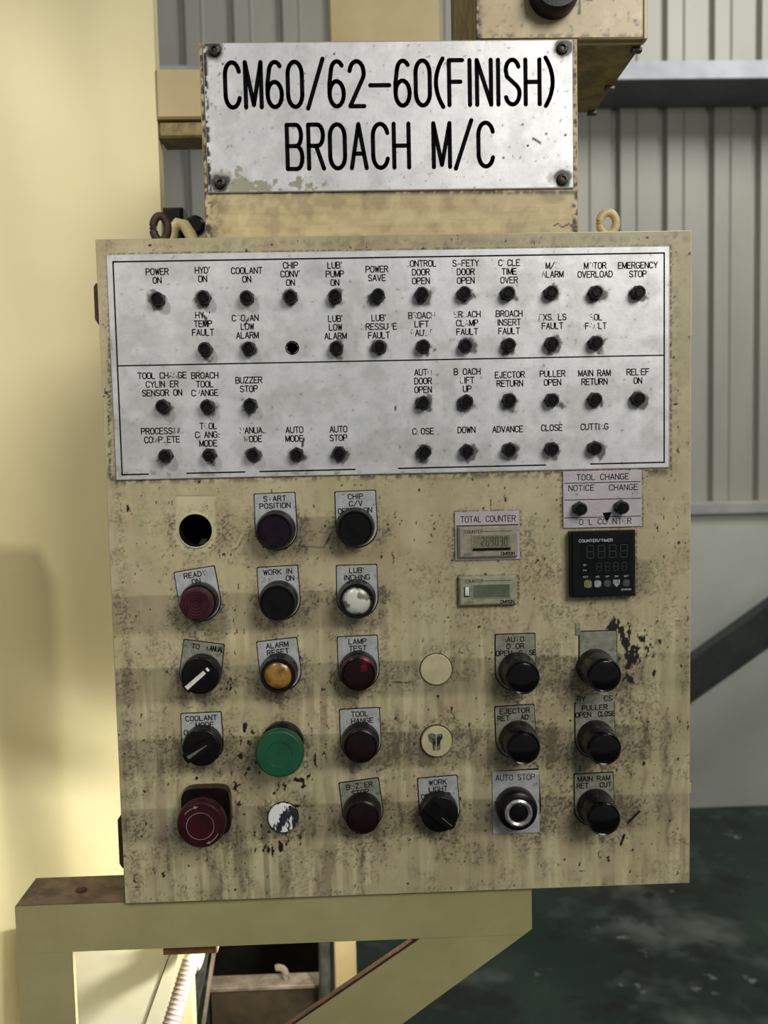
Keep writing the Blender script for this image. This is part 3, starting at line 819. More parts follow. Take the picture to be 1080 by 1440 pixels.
proto = None
seen = {}
allc = [caption(l[2]) for l in LTXT]
rowname = lambda i: ('top row' if i < 12 else 'second row' if i < 21 else 'third row' if i < 30 else 'bottom row')
for i, ((px, py), (_, _, lines)) in enumerate(zip(LAMPS, LTXT)):
    p = at(px, py, yl - .0085)
    if proto is None:
        proto = empty('indicator_lamp'); lamp_parts(proto, True); o = proto
    else: o = copy_tree(proto)
    o.location = (p.x, yl - .0001, p.z)
    o.rotation_euler = (0, random.uniform(0, 6), 0)
    cpt = caption(lines)
    extra = ''
    if allc.count(cpt) > 1: extra = ', under the ' + ('ADVANCE column neighbour ' if False else '')
    lab = 'black indicator lamp under %s in the %s of the panel' % (cpt, rowname(i))
    if cpt == 'CLOSE':
        lab = 'small black indicator lamp under CLOSE, ' + ('left of the DOWN lamp' if px < 650 else 'between the ADVANCE and CUTTING lamps')
    tag(o, lab, 'indicator lamp', 'indicator lamps on the indicator panel')

# ------------------------------------------------------------------ push buttons and knobs


def legend_plate(root, C3, ptop, width, ang, lines, m_, tm=.00074):
    """plate in the button's own frame (origin at its centre on the door)"""
    top = at(ptop[0], ptop[1], -.001)
    hh = (Vector((top.x, 0, top.z)) - Vector((C3.x, 0, C3.z))).length
    w_ = width / 2
    a = math.radians(ang)
    dx = top.x - C3.x
    poly = [(-w_, hh)]
    rb = w_ * 1.02
    arcp = [(rb * math.cos(t), rb * math.sin(t)) for t in [PI + PI * k / 20 for k in range(21)]]
    poly = [(w_, hh - .0008), (w_ - .0008, hh), (-w_ + .0008, hh), (-w_, hh - .0008)] + arcp
    th = -math.atan2(dx, hh) * .0
    R = lambda x, z: (x * math.cos(a) - z * math.sin(a) + (dx + hh * math.sin(a)), x * math.sin(a) + z * math.cos(a))
    pl = [R(x, z) for x, z in poly]
    o = MB().prism(pl, -.0012, 0).build('legend_plate', m_, root)
    bk_ = [R(x + (.0007 if x > 0 else -.0007), z + (.0007 if z > 0 else -.0009)) for x, z in poly]
    MB().prism(bk_, -.0004, 0).build('grimy_gasket', M['dark_ring'], root)
    mb = MB()
    fs_ = .0039
    for k, s in enumerate(lines):
        zc = hh - .0040 - k * .0056
        if '|' in s:
            l, r = s.split('|')
            for q, xo in ((l, -w_ * .60), (r, w_ * .60)):
                x, z = R(xo, zc); stroke_text(mb, q, x, z, fs_, .0024, .0008, tm, -.00128, a, min(.0135, len(q) * .0031))
        elif s:
            x, z = R(0, zc); stroke_text(mb, s, x, z, fs_, .0027, .0010, tm, -.00128, a)
    if mb.v:
        lt = mb.build('lettering', M['ink2'], o)
    return o


R0 = .0150


def knob_base(root, h=.006, r=R0 + .0004, m_='dark_ring'):
    MB().lathe([(r, 0), (r, h * .6), (r - .001, h), (r - .004, h)], (0, -.0012, 0), 48).build('bezel', M[m_], root)


def dome(r, h0, h1, e=.003, n=6, inner=.6):
    pr = [(r, h0)]
    for k in range(n + 1):
        t = PI / 2 * k / n; pr.append((r - e + e * math.cos(t), h1 - e + e * math.sin(t)))
    pr.append((r * inner, h1 + .0004)); pr.append((r * .15, h1 + .0006)); return pr


def make_button(kind, h, root):
    if kind in ('flush_purple', 'black_cap'):
        knob_base(root, .009)
        m_ = 'purple' if kind == 'flush_purple' else 'black'
        MB().lathe([(.0143, .008), (.0143, h - .002), (.0137, h), (.0125, h), (.0119, h - .0012), (.0070, h - .0010), (.001, h - .0008)], (0, -.001, 0), 48).build('cap', M[m_], root)
    elif kind in ('pearl', 'amber'):
        MB().lathe([(.0150, 0), (.0150, .006), (.0142, .008), (.0142, h - .002), (.0136, h), (.0117, h), (.0108, h - .004)], (0, -.0012, 0), 48, closed=False).build('bezel', M['black_gloss'], root)
        MB().lathe([(.0111, h - .006), (.0110, h - .003), (.0095, h - .0015), (.006, h - .0003), (.001, h)], (0, -.0012, 0), 40).build('lens', M[kind], root)
    elif kind == 'maroon':
        knob_base(root, .010, R0, 'black')
        pr = [(.0129, .009), (.0129, h - .002), (.0123, h - .0004), (.0112, h)]
        for r in (.0100, .0078, .0056, .0034): pr += [(r, h + .0001), (r - .0003, h - .0005), (r - .0009, h - .0005), (r - .0012, h + .0002)]
        pr += [(.001, h + .0003)]
        MB().lathe(pr, (0, -.0012, 0), 48).build('lens', M['maroon'], root)
    elif kind in ('red', 'dkred', 'dkbrown'):
        knob_base(root, .009, R0 + .0003, 'dark_ring' if kind != 'dkred' else 'black')
        m_ = {'red': 'red', 'dkred': 'dkred', 'dkbrown': 'dkred'}[kind]
        MB().lathe([(.0141, .009), (.0141, h - .004), (.0135, h - .0015), (.0124, h - .0008), (.0120, h - .0012), (.0112, h - .0002), (.008, h + .0004), (.001, h + .0006)], (0, -.0012, 0), 48).build('cap', M[m_], root)
    elif kind == 'long':
        MB().lathe([(.0152, 0), (.0152, .003), (.0146, .006), (.0142, .012)], (0, -.0012, 0), 48).build('bezel', M['dark_ring'], root)
        MB().lathe([(.0143, .010), (.0140, .018), (.0136, h - .004), (.0133, h - .001), (.0125, h), (.0116, h - .0006), (.0106, h - .0002), (.006, h + .0006), (.001, h + .0008)], (0, -.0012, 0), 48).build('cap', M['black_gloss'], root)
    elif kind == 'ring':
        MB().lathe([(.0164, 0), (.0166, .008), (.0163, h - .006), (.0154, h - .003), (.0120, h - .001), (.0112, h - .001)], (0, -.0012, 0), 48, closed=False).build('bezel', M['black'], root)
        MB().lathe([(.0114, h - .0035), (.0112, h), (.0096, h + .0012), (.0078, h), (.0072, h - .002)], (0, -.0012, 0), 40, closed=False).build('ring', M['silver_ring'], root)
        MB().lathe([(.0080, h - .004), (.0076, h - .001), (.0062, h + .0005), (.001, h + .0008)], (0, -.0012, 0), 32).build('cap', M['black'], root)
    elif kind.startswith('selector'):
        knob_base(root, .009)
        ang = {'selector_white': 40, 'selector_grey': 32, 'selector_black': -42}[kind]
        MB().lathe(dome(.0150, .007, h - .0045, .0015), (0, -.0012, 0), 48).build('knob', M['black'], root)
        a = math.radians(ang); ca, sa = math.cos(a), math.sin(a)
        L_, W_ = .0146, .0048
        poly = [(L_ * .95, -W_ * .7), (L_, 0), (L_ * .95, W_ * .7), (0, W_), (-L_, W_ * .9), (-L_ * 1.03, 0), (-L_, -W_ * .9), (0, -W_)]
        mb = MB().prism([(x * ca - z * sa, x * sa + z * ca) for x, z in poly], -h, -(h - .0060))
        lever = mb.build('lever', M['black'], root)
        if kind == 'selector_white': q = [(-.0135, -.0017), (.0098, -.0015), (.0098, .0015), (-.0135, .0017)]; mm = 'white'
        elif kind == 'selector_grey': q = [(-.0120, -.0014), (.0060, -.0002), (.0060, .0003), (-.0120, .0014)]; mm = 'greyinlay'
        else: q = [(.0020, -.0004), (.0125, -.0002), (.0125, .0003), (.0020, .0004)]; mm = 'greyinlay'
        MB().prism([(x * ca - z * sa, x * sa + z * ca) for x, z in q], -h - .0003, -h + .001).build('pointer', M[mm], lever)
        if kind == 'selector_white':
            q = [(.0060, -.0016), (.0080, -.0016), (.0080, .0016), (.0060, .0016)]
            MB().prism([(x * ca - z * sa, x * sa + z * ca) for x, z in q], -h - .0005, -h + .001).build('notch', M['black'], lever)


M['silver_ring'] = mat('worn_steel_ring', (178, 178, 176), (128, 124, 122), 220, .35, .6)
NAMES = {'selector_white': 'selector_switch', 'selector_grey': 'selector_switch', 'selector_black': 'selector_switch'}
for px, py, h, kind, (tx, ty, ang), lines, lab in BUTTONS:
    c3 = at(px, py, -h); c3 = Vector((c3.x, 0, c3.z))
    root = empty(NAMES.get(kind, 'push_button'), (c3.x, 0, c3.z))
    tag(root, lab, 'selector switch' if kind in NAMES else 'push button')
    wpx = 66 if kind == 'ring' else (53 if 'scrapes' in lab else 56)
    m_ = M['silver_dirty']
    if kind in ('selector_white', 'dkred') or 'scrapes' in lab or 'AUTO DOOR' in lab or 'PULLER' in lab or 'MAIN' in lab or 'EJECTOR' in lab: m_ = M['silver_green']
    pl = legend_plate(root, c3, (tx, ty), wpx * S0, ang, lines, m_)
    if kind == 'ring':     # this legend is a plain rectangle reaching below the button
        bpy.data.objects.remove(pl.children[0]); bpy.data.objects.remove(pl)
        tl = at(692, 1085, -.001); tr = at(758, 1083, -.001); bl = at(694, 1173, -.001)
        x0, x1, z0, z1 = tl.x - c3.x, tr.x - c3.x, bl.z, tl.z
        pl = MB().box(x0, x1, -.0012, 0, z0 - c3.z, z1 - c3.z, .0003).build('legend_plate', m_, root)
        mb = MB(); p = at(724.5, 1093, -.001)
        stroke_text(mb, 'AUTO STOP', p.x - c3.x, p.z - c3.z, .0045, .0027, .0010, .0006, -.00128); mb.build('lettering', M['ink2'], pl)
    make_button(kind, h, root)

# green palm button
c3 = at(*GREEN_P, -.030); root = empty('mushroom_button', (c3.x, 0, c3.z)); tag(root, 'large green mushroom push button', 'push button')
MB().lathe([(.0172, 0), (.0172, .006), (.0150, .008), (.0130, .008), (.0125, .022)], (0, 0, 0), 48).build('bezel', M['black'], root)
MB().lathe([(.012, .018), (.0180, .020), (.0189, .0225), (.0189, .0275), (.0182, .0292), (.0172, .0300), (.0100, .0302), (.0097, .0298), (.001, .0298)], (0, 0, 0), 64).build('mushroom_head', M['green'], root)
x0, x1 = at(388, 1006, 0), at(432, 1095, 0)
# emergency stop
c3 = at(*ESTOP_P, -.032); root = empty('emergency_stop', (c3.x, 0, c3.z)); tag(root, 'dark red emergency stop mushroom button with turn arrows', 'emergency stop')
sq = []
for k in range(48):
    t = 2 * PI * k / 48; cc, ss = math.cos(t), math.sin(t); r = .0195 / (abs(cc) ** 5 + abs(ss) ** 5) ** .2
    sq.append((r * cc + .0005, r * ss + .0015))
MB().prism(sq, -.010, 0).build('base', M['dkred'], root)
MB().lathe([(.014, .010), (.0135, .020)], (0, 0, 0), 40).build('stem', M['black'], root)
MB().lathe([(.012, .019), (.0180, .020), (.0189, .0225), (.0189, .0285), (.0182, .0308), (.0170, .0318), (.0112, .0322), (.0106, .0330), (.001, .0331)], (0, 0, 0), 64).build('mushroom_head', M['estop'], root)
mb = MB()
for k in range(40):
    t0, t1 = 2 * PI * k / 40, 2 * PI * (k + 1) / 40
    mb.add([(r * math.cos(t), -.03345, r * math.sin(t)) for r, t in ((.0104, t0), (.0104, t1), (.0108, t1), (.0108, t0))], [(0, 1, 2, 3)])
hd = mb.build('ring_line', M['rim'], root)
for a0 in (100, 290):
    mb = MB(); t0 = math.radians(a0); r = .0150
    mb.add([((r - .0012) * math.cos(t0 + .12), -.0322, (r - .0012) * math.sin(t0 + .12)), ((r + .0014) * math.cos(t0 + .12), -.0322, (r + .0014) * math.sin(t0 + .12)), (r * math.cos(t0 - .1), -.0322, r * math.sin(t0 - .1))], [(0, 1, 2)])
    for k in range(7):
        ta, tb = t0 + .12 + k * .09, t0 + .12 + k * .09 + .075
        mb.add([(q * math.cos(t), -.0322, q * math.sin(t)) for q, t in ((r - .0003, ta), (r + .0003, ta), (r + .0003, tb), (r - .0003, tb))], [(0, 1, 2, 3)])
    mb.build('arrow', M['rim'], root)

# blanking plugs
for px, py, r, m_, lab in ((613.5, 942, 22.5, 'plug', 'flat cream painted blanking disc, right of the LAMP TEST button'),
                           (614, 1042.5, 22.5, 'plug', 'cream blanking disc with peeled grey centre, above the WORK LIGHT knob'),
                           (398, 1150, 21.5, 'plug_worn', 'scuffed white and black blanking disc below the green mushroom button')):
    c3 = at(px, py, -.002); r *= S0
    o = empty('blanking_plug', (c3.x, 0, c3.z)); tag(o, lab, 'plug')
    hh = .0012 if py < 1000 else .003
    MB().lathe([(r * 1.05, 0), (r * 1.05, .0002), (r * 1.02, hh * .3)], (0, 0, 0), 48).build('gasket', M['dark_ring'], o)
    MB().lathe([(r, 0), (r, hh * .6), (r * .95, hh), (r * .3, hh * 1.1), (.001, hh * 1.1)], (0, 0, 0), 48).build('disc', M[m_], o)
    if 'peeled' in lab:
        for poly in ([(-.007, .006), (-.004, .0075), (-.0005, .006), (-.0008, -.001), (-.0012, -.007), (-.003, -.0065), (-.0035, -.001), (-.006, .001)],
                     [(.0002, .006), (.0018, .0065), (.0045, .0065), (.0048, .003), (.003, .001), (.0028, -.0065), (.0, -.007)]):
            MB().prism([(x, z) for x, z in reversed(poly)], -.0036, -.0030).build('peeled_patch', M['chip'], o)

# small stray label strips above the PULLER and MAIN RAM legends
for (pa, pb, pc, txt, lab) in (((809, 977), (863, 987), None, 'RY', 'narrow worn legend strip above the PULLER legend'),
                               ((809, 1074), (822, 1087), None, 'T', 'tiny worn legend scrap above the MAIN RAM legend'),
                               ((809, 876), (816, 893), None, '', 'tiny bare metal scrap above the legend beside the black scrapes')):
    a, b = at(*pa, 0), at(*pb, 0)
    o = empty('legend_strip', ((a.x + b.x) / 2, 0, (a.z + b.z) / 2)); tag(o, lab, 'label')
    MB().box((a.x - b.x) / 2, (b.x - a.x) / 2, -.0008, -.0001, (b.z - a.z) / 2, (a.z - b.z) / 2, .0002).build('strip', M['silver_green'], o)
    if txt:
        for q, xo in ((txt, -.011 if txt == 'RY' else 0), ('CS', .011)):
            if q == 'CS' and txt != 'RY': continue
            mb = MB(); stroke_text(mb, q, xo, 0, .0042, .0027, .0010, .0006, -.0009); mb.build('lettering', M['ink2'], o)

# ------------------------------------------------------------------ tool change plate with two lamps
a, b = at(791, 663, 0), at(902, 740, 0)
tc = empty('tool_change_plate', ((a.x + b.x) / 2, 0, (a.z + b.z) / 2)); tag(tc, 'small silver plate headed TOOL CHANGE with NOTICE and CHANGE lamps', 'sign plate')
hw, hh = (b.x - a.x) / 2, (a.z - b.z) / 2
M['silver2'] = mat('pinkish_aluminium', (190, 184, 186), (168, 160, 162), 60, .45, .45, .1, 500, (.3, .7), spots=[((92, 84, 82), 130, .66, .74)])
MB().box(-hw, hw, -.0013, 0, -hh, hh, .0003).build('plate', M['silver2'], tc)
mb = MB(); tot = 78.
for yy in (16.0, 39, 63.5):
    z = hh - yy / tot * 2 * hh
    mb.add([(-hw + .001, -.0014, z - .0004), (hw - .001, -.0014, z - .0004), (hw - .001, -.0014, z + .0002), (-hw + .001, -.0014, z + .0002)], [(0, 1, 2, 3)])
mb.build('ruled_line', M['ink2'], tc)
mb = MB()
for s, px, py in (('TOOL CHANGE', 847, 670.5), ('NOTICE', 817, 686), ('CHANGE', 876, 685), ('tOoL COuNTeR', 847, 733)):
    p = at(px, py, 0); stroke_text(mb, s, p.x - tc.location.x, p.z - tc.location.z, .0044, .0029, .0011, .00062, -.0014)
mb.build('lettering', M['ink'], tc)
p = at(853, 726, 0)
MB().prism([(p.x - tc.location.x + x, p.z - tc.location.z + z) for x, z in ((-.0035, .003), (-.001, -.0035), (.001, -.0032), (.0038, .0035))], -.0015, -.0013).build('black_mark', M['ink'], tc)
for px, py, lab in ((818, 716, 'small black lamp below the word NOTICE on the tool change plate'), (877, 714, 'small black lamp below the word CHANGE, right on the tool change plate')):
    o = copy_tree(proto); p = at(px, py, -.01); o.location = (p.x, -.0014, p.z); tag(o, lab, 'indicator lamp', 'lamps on the tool change plate')

# ------------------------------------------------------------------ counters
SEG = {'0': 'abcdef', '1': 'bc', '2': 'abged', '3': 'abgcd', '6': 'acdefg', '8': 'abcdefg', '9': 'abcdfg'}


def seven(mb, d, x, z, w, h, t, y):
    P = {'a': (0, h, w, h), 'b': (w, h / 2, w, h), 'c': (w, 0, w, h / 2), 'd': (0, 0, w, 0), 'e': (0, 0, 0, h / 2), 'f': (0, h / 2, 0, h), 'g': (0, h / 2, w, h / 2)}
    for s in SEG[d]:
        x0, z0, x1, z1 = P[s]; g = t * .35
        if z0 == z1: q = [(x0 + g, z0 - t / 2), (x1 - g, z0 - t / 2), (x1 - g, z0 + t / 2), (x0 + g, z0 + t / 2)]
        else: q = [(x0 - t / 2, z0 + g), (x0 + t / 2, z0 + g), (x0 + t / 2, z1 - g), (x0 - t / 2, z1 - g)]
        mb.add([(x + a_, y, z + b_) for a_, b_ in q], [(0, 1, 2, 3)])


def counter(pa, pb, case, lcd, digits, lab, reset):
    a, b = at(*pa, -.004), at(*pb, -.004)
    hw, hh = (b.x - a.x) / 2, (a.z - b.z) / 2
    o = empty('counter', ((a.x + b.x) / 2, 0, (a.z + b.z) / 2)); tag(o, lab, 'counter')
    y0 = -.0052
    MB().box(-hw, hw, y0, 0, -hh, hh, .0014).build('case', M[case], o)
    # LCD window, recessed frame
    lx0_, lx1_ = (-hw * .52, hw * .74); lz0_, lz1_ = -hh * .45, hh * .42
    MB().box(lx0_ - .0012, lx1_ + .0012, y0 - .0005, y0 + .001, lz0_ - .0010, lz1_ + .0010, .0004).build('display_frame', M[case], o)
    d = MB().box(lx0_, lx1_, y0 - .0006, y0 + .001, lz0_, lz1_).build('display', M[lcd], o)
    if digits:
        mb = MB(); n = len(digits); dw = (lx1_ - lx0_) * .70 / n
        for k, c in enumerate(digits): seven(mb, c, lx0_ + (lx1_ - lx0_) * .24 + k * dw * 1.04, lz0_ + (lz1_ - lz0_) * .25, dw * .60, (lz1_ - lz0_) * .62, .00060, y0 - .0007)
        mb.build('digits', M['dark_text'], d)
        MB().box(lx0_, lx1_, y0 - .0010, y0 - .0006, lz0_ - .0008, lz0_ + .0010).build('oil_line', M['dark_ring'], o)
    mb = MB()
    stroke_text(mb, 'COUNTER', -hw * .48, hh * .68, .0022, .0016, .0005, .0004, y0 - .00005)
    mb.add([(-hw * .15, y0 - .00005, hh * .66), (hw * .82, y0 - .00005, hh * .66), (hw * .82, y0 - .00005, hh * .70), (-hw * .15, y0 - .00005, hh * .70)], [(0, 1, 2, 3)])
    stroke_text(mb, 'OMRON', hw * .66, -hh * .76, .0022, .0017, .0005, .0006, y0 - .00005)
    stroke_text(mb, 'H7EC', -hw * .66, -hh * .76, .0018, .0013, .0005, .0003, y0 - .00005)
    mb.build('lettering', M['dark_text'], o)
    if reset:
        MB().box(-hw * .80, -hw * .66, y0 - .0012, y0, -hh * .28, hh * .30, .0003).build('reset_button', M['white'], o)
        MB().box(-hw * .83, -hw * .63, y0 - .0003, y0 + .0003, -hh * .38, hh * .33).build('reset_slot', M['dark_text'], o)
    return o


counter((644, 741), (728, 783), 'cnt', 'lcd', '269030', 'small grey digital counter showing 269030 below the TOTAL COUNTER label', False)
counter((645, 811), (727, 850), 'cnt2', 'lcd2', '', 'small green-grey counter with a blank display and white reset button', True)
a, b = at(639, 720, 0), at(731, 786, 0)
o = empty('counter_label', ((a.x + b.x) / 2, 0, (a.z + b.z) / 2)); tag(o, 'silver label plate reading TOTAL COUNTER around the grey counter', 'sign plate')
hw, hh = (b.x - a.x) / 2, (a.z - b.z) / 2
MB().box(-hw, hw, -.0012, 0, -hh, hh, .0003).build('plate', M['silver2'], o)
mb = MB(); p = at(686, 729.5, 0); stroke_text(mb, 'TOTAL COUNTER', p.x - o.location.x, p.z - o.location.z, .0046, .0026, .0009, .0006, -.00125)
z = at(686, 738.5, 0).z - o.location.z; mb.add([(-hw + .001, -.00125, z - .0004), (hw - .001, -.00125, z - .0004), (hw - .001, -.00125, z + .0004), (-hw + .001, -.00125, z + .0004)], [(0, 1, 2, 3)])
mb.build('lettering', M['ink'], o)

# counter / timer
a, b = at(803, 748, -.009), at(894, 838, -.009)
o = empty('counter_timer', ((a.x + b.x) / 2, 0, (a.z + b.z) / 2)); tag(o, 'square black counter timer with dark unlit digits and a row of small keys', 'timer')
hw, hh = (b.x - a.x) / 2, (a.z - b.z) / 2; ox, oz = o.location.x, o.location.z
y0 = -.0095
MB().box(-hw, hw, y0, 0, -hh, hh, .0016).build('case', M['bezel'], o)
sx = 2 * hw / 92.; sz = 2 * hh / 90.
X = lambda v: -hw + (v - 803) * sx * 1.0
Z_ = lambda v: hh - (v - 748) * sz
wn = MB().box(X(816), X(886), y0 - .0003, y0 + .001, Z_(807), Z_(763)).build('display', M['window'], o)
mb = MB()
for k in range(4): seven(mb, '8', X(825 + k * 16), Z_(784), 9.5 * sx, 17 * sz, .0006, y0 - .0005)
for k in range(4): seven(mb, '8', X(839 + k * 12), Z_(802), 6.5 * sx, 11 * sz, .00045, y0 - .0005)
mb.build('digits', M['seg'], wn)
mb = MB(); stroke_text(mb, 'COUNTER/TIMER', X(838), Z_(760.5), .0021, .0016, .0006, .0005, y0 - .0001); 
for s, px, py in (('SV', 822, 793.5), ('PV', 822, 801), ('RST', 823, 810), ('MD', 840, 810), ('UP', 854, 810), ('DN', 867, 810), ('SET', 881, 810)):
    stroke_text(mb, s, X(px), Z_(py), .0012, .0010, .0004, .00025, y0 - .0004)
stroke_text(mb, 'OMRON', X(881), Z_(828.5), .0013, .0012, .0004, .0003, y0 - .0001)
mb.build('lettering', M['grey_text'], o)
for k, (px, m_) in enumerate(((826, 'key_y'), (840, 'key_w'), (854, 'key_g'), (867, 'key_w'), (881, 'key_g'))):
    r = .0031 * (.9 if k else 1)
    poly = [(r * math.cos(t) * 1.0 / (max(abs(math.cos(t)), abs(math.sin(t)))) ** .55, r * math.sin(t) / (max(abs(math.cos(t)), abs(math.sin(t)))) ** .55) for t in [2 * PI * i / 20 for i in range(20)]]
    if k == 3: poly = [(-r, r), (r, r), (r, 0), (0, -r * 1.1), (-r, 0)][::-1]
    kb = MB().prism([(X(px) + x, Z_(819.5) + z) for x, z in poly], y0 - .0008, y0)
    kb.build('key', M[m_], o)

# ------------------------------------------------------------------ junction box above right
yj = .034
jx0, jx1 = at(669, 30, yj).x, at(911, 30, yj).x; jz0 = hz1 + .0006
jz1 = jz0 + .13


def jbox_wear(X, Z, PX, PY):
    n1 = vnoise(X, Z, 90, 61); n2 = vnoise(X, Z, 300, 62, 3)
    g = .9 * sstep(n2 + .42 * np.exp(-((PX - 785) / 60.) ** 2) * (1 - sstep(PY, -6, 14)), .72, .88)
    g += .8 * sstep(n2, .38, .55) * (1 - sstep(PX - 669, 0, 14)) + .12 * sstep(n2, .55, .7) + .7 * np.exp(-((PY - 51) / 4.) ** 2) * sstep(n2, .4, .55)
    ch = sstep(seglines(PX, PY, [(815, -5), (815, 19)], 3) + .5 * (n2 - .5), .2, .5)
    ch = np.maximum(ch, sstep(n2 + .4 * (1 - sstep(PX - 669, 0, 10)), .85, .9))
    return g, ch, .3 * sstep(n1, .4, .3)


jb = empty('junction_box', ((jx0 + jx1) / 2, yj, jz0)); tag(jb, 'cream junction box with black oil stains at the top right, olive underneath', 'junction box')
child(wear_sheet('lid', M['jbox'], None, jx0, jx1 - .0035, jz0 + .0015, jz1, yj, .006, .0013, jbox_wear), jb)
child(MB().box(jx1 - .0030, jx1, yj + .0005, yj + .008, jz0 + .001, jz1, .0005).build('lid_flange', M['cream']), jb)
bk = .19
child(MB().box(jx0 + .002, jx1 - .002, yj + .0082, bk, jz0, jz1).build('box_body', M['under']), jb)
child(MB().box(jx0 + .001, jx1 - .001, yj + .0064, yj + .0080, jz0 - .0004, jz0 + .012).build('lower_lip', M['cream']), jb)
for px, py, y in ((906, 68, yj + .012), (870, 120, yj + .09), (838, 158, bk - .006)):
    child(MB().box(jx1 - .009, jx1 - .0005, y, y + .006, jz0 - .0035, jz0 - .0003, .0006).build('clamp', M['strip']), jb)
p = at(785, -26, yj - .02)
mb = MB().lathe([(.020, 0), (.020, .012), (.018, .018), (.004, .0185)], (p.x, yj - .0005, p.z), 36)
child(mb.build('switch_knob', M['purple']), jb)

# cable clutter just above the top left corner of the box
p = at(262, 330, .2)
o = empty('limit_switch', (p.x, .20, BZ1)); tag(o, 'small black switch body behind the rusty lifting eye', 'switch')
a = at(228, 291, .2); b = at(258, 330, .2)
child(MB().box(a.x, b.x, .20, .23, b.z - .02, a.z, .003).build('body', M['black']), o)
q = at(275, 318, .2)
child(MB().lathe([(.010, 0), (.010, .006), (.007, .009), (.003, .009)], (q.x, .203, q.z), 24).build('roller', M['black']), o)
child(MB().box(b.x - .001, q.x, .205, .22, q.z - .006, q.z + .006).build('arm', M['black']), o)
pts = [at(x, y, .16) for x, y in ((240, 345), (243, 322), (250, 314), (259, 316), (268, 330), (274, 345))]
tag(MB().tube(pts, .0055, 12).build('hook', M['column']), 'pale yellow hook beside the rusty lifting eye', 'hook')

# ------------------------------------------------------------------ bracket under the box
yk = .004
kx0 = at(22, 1300, yk).x; kx1 = at(748, 1290, yk).x; kz1 = BZ0 - .0008
kz0 = at(350, 1329, yk).z; kd = .048
br = empty('support_bracket', (kx0, yk, 0)); tag(br, 'welded dull yellow steel bracket carrying the control box from below', 'bracket')
pz = at(105, 1300, yk)
zc_ = at(748, 1306, yk).z
# top beam with a chamfered right end
A = at(590, 1321, yk); D1 = at(415, 1440, yk); Bq = at(748, 1306, yk); D2 = at(565, 1440, yk)
tp = .006
child(MB().prism([(kx0, kz0), (kx1 - (zc_ - kz0) * 1.3, kz0), (kx1, zc_), (kx1, kz1), (kx0, kz1)], yk, yk + tp).build('top_beam', M['bracket']), br)
child(MB().box(kx0, kx1, yk + tp + .0001, yk + kd, kz1 - .006, kz1).build('top_flange', M['bracket']), br)
child(MB().box(kx0 + .0005, BX0 + .1, yk + .0005, yk + kd - .0005, kz1 + .0001, kz1 + .0006).build('grimy_top', M['dirty_top']), br)
child(MB().box(kx0, at(105, 1400, yk).x, yk, yk + tp, 0.02, kz0 - .0001).build('left_leg', M['bracket']), br)
child(MB().box(kx0 - .03, at(105, 1400, yk).x + .03, yk - .02, yk + kd + .02, 0, .0199).build('foot_plate', M['bracket']), br)
sA = ((A.x - D1.x), (A.z - D1.z)); kk = 3.2
lowA = (A.x - sA[0] * kk, A.z - sA[1] * kk); lowB = (Bq.x - (Bq.x - D2.x) * kk, Bq.z - (Bq.z - D2.z) * kk)
legx = at(105, 1400, yk).x
def at_x(P, Q, x): t = (x - P[0]) / (Q[0] - P[0]); return (x, P[1] + (Q[1] - P[1]) * t)
dA = at_x((A.x, A.z), (D1.x, D1.z), legx + .0004); dB = at_x((Bq.x, Bq.z), (D2.x, D2.z), legx + .0004)
xr = kx1 - (zc_ - kz0) * 1.3
child(MB().prism([dB, (xr, kz0 - .0002), (A.x, kz0 - .0002), dA], yk + .0003, yk + tp).build('diagonal_brace', M['bracket']), br)
child(MB().box(-.160, -.150, .053, .177, 1.206, BZ0 - .0008).build('light_baffle', M['bracket']), br)  # unseen baffle added to keep the fill lamp off the far column
ex, ez = A.x - dA[0], A.z - dA[1]; el = math.hypot(ex, ez); ux, uz = -ez / el * .0014, ex / el * .0014
child(MB().prism([dA, (A.x, kz0 - .0003), (A.x - .004, kz0 - .0003 + .0), (dA[0] + ux, dA[1] + uz)], yk - .0002, yk + tp + .0002).build('dark_edge', M['rust']), br)  # thin dark strip along the brace's upper edge
p = at(115, 1240, yk + .025)
child(MB().lathe([(.0045, 0), (.0045, .0014), (.003, .002)], (kx0 + .047, yk + .022, kz1 + .0006), 20, 'z').build('bolt', M['rust']), br)
a, b = at(228, 1334, yk + .004), at(305, 1343, yk + .004)
child(MB().box(a.x, b.x, yk + .006, yk + .03, b.z, kz0 - .0002, .001).build('mounting_tab', M['brown']), br)

# ------------------------------------------------------------------ machine base seen through the bracket
yw_ = .30
mbx = empty('machine_guard', (-.3, yw_, 0)); tag(mbx, 'off white machine guard sheet seen below the beam beside the ribbed hose', 'guard')
a = at(80, 1300, yw_); s0, s1 = at(240, 1335, yw_), at(203, 1440, yw_)
k = 6
P_top = (s0.x + (s0.x - s1.x) * .5, s0.z + (s0.z - s1.z) * .5); P_bot = (s1.x - (s0.x - s1.x) * k, s1.z - (s0.z - s1.z) * k)
# sheets lean: upper one up to the seam, narrow strip after it
yq = yc - .012
s0, s1 = at(240, 1335, yq), at(203, 1440, yq); u0, u1 = at(252, 1335, yq), at(232, 1440, yq)
def ext(P, Q, z): t = (z - P.z) / (Q.z - P.z); return (P.x + (Q.x - P.x) * t, z)
zt = at(100, 1240, yq).z - .12; zl_ = .6
zt = at(240, 1300, yq).z
XG = at(60, 1380, yq).x
child(MB().prism([(XG, zl_), ext(s0, s1, zl_), ext(s0, s1, zt), (XG, zt)], yq, yq + .005).build('guard_sheet', M['white_sheet']), mbx)
d_ = .0012
child(MB().prism([(ext(s0, s1, zl_)[0] + d_, zl_), ext(u0, u1, zl_), ext(u0, u1, zt), (ext(s0, s1, zt)[0] + d_, zt)], yq - .002, yq + .003).build('edge_strip', M['white_sheet']), mbx)
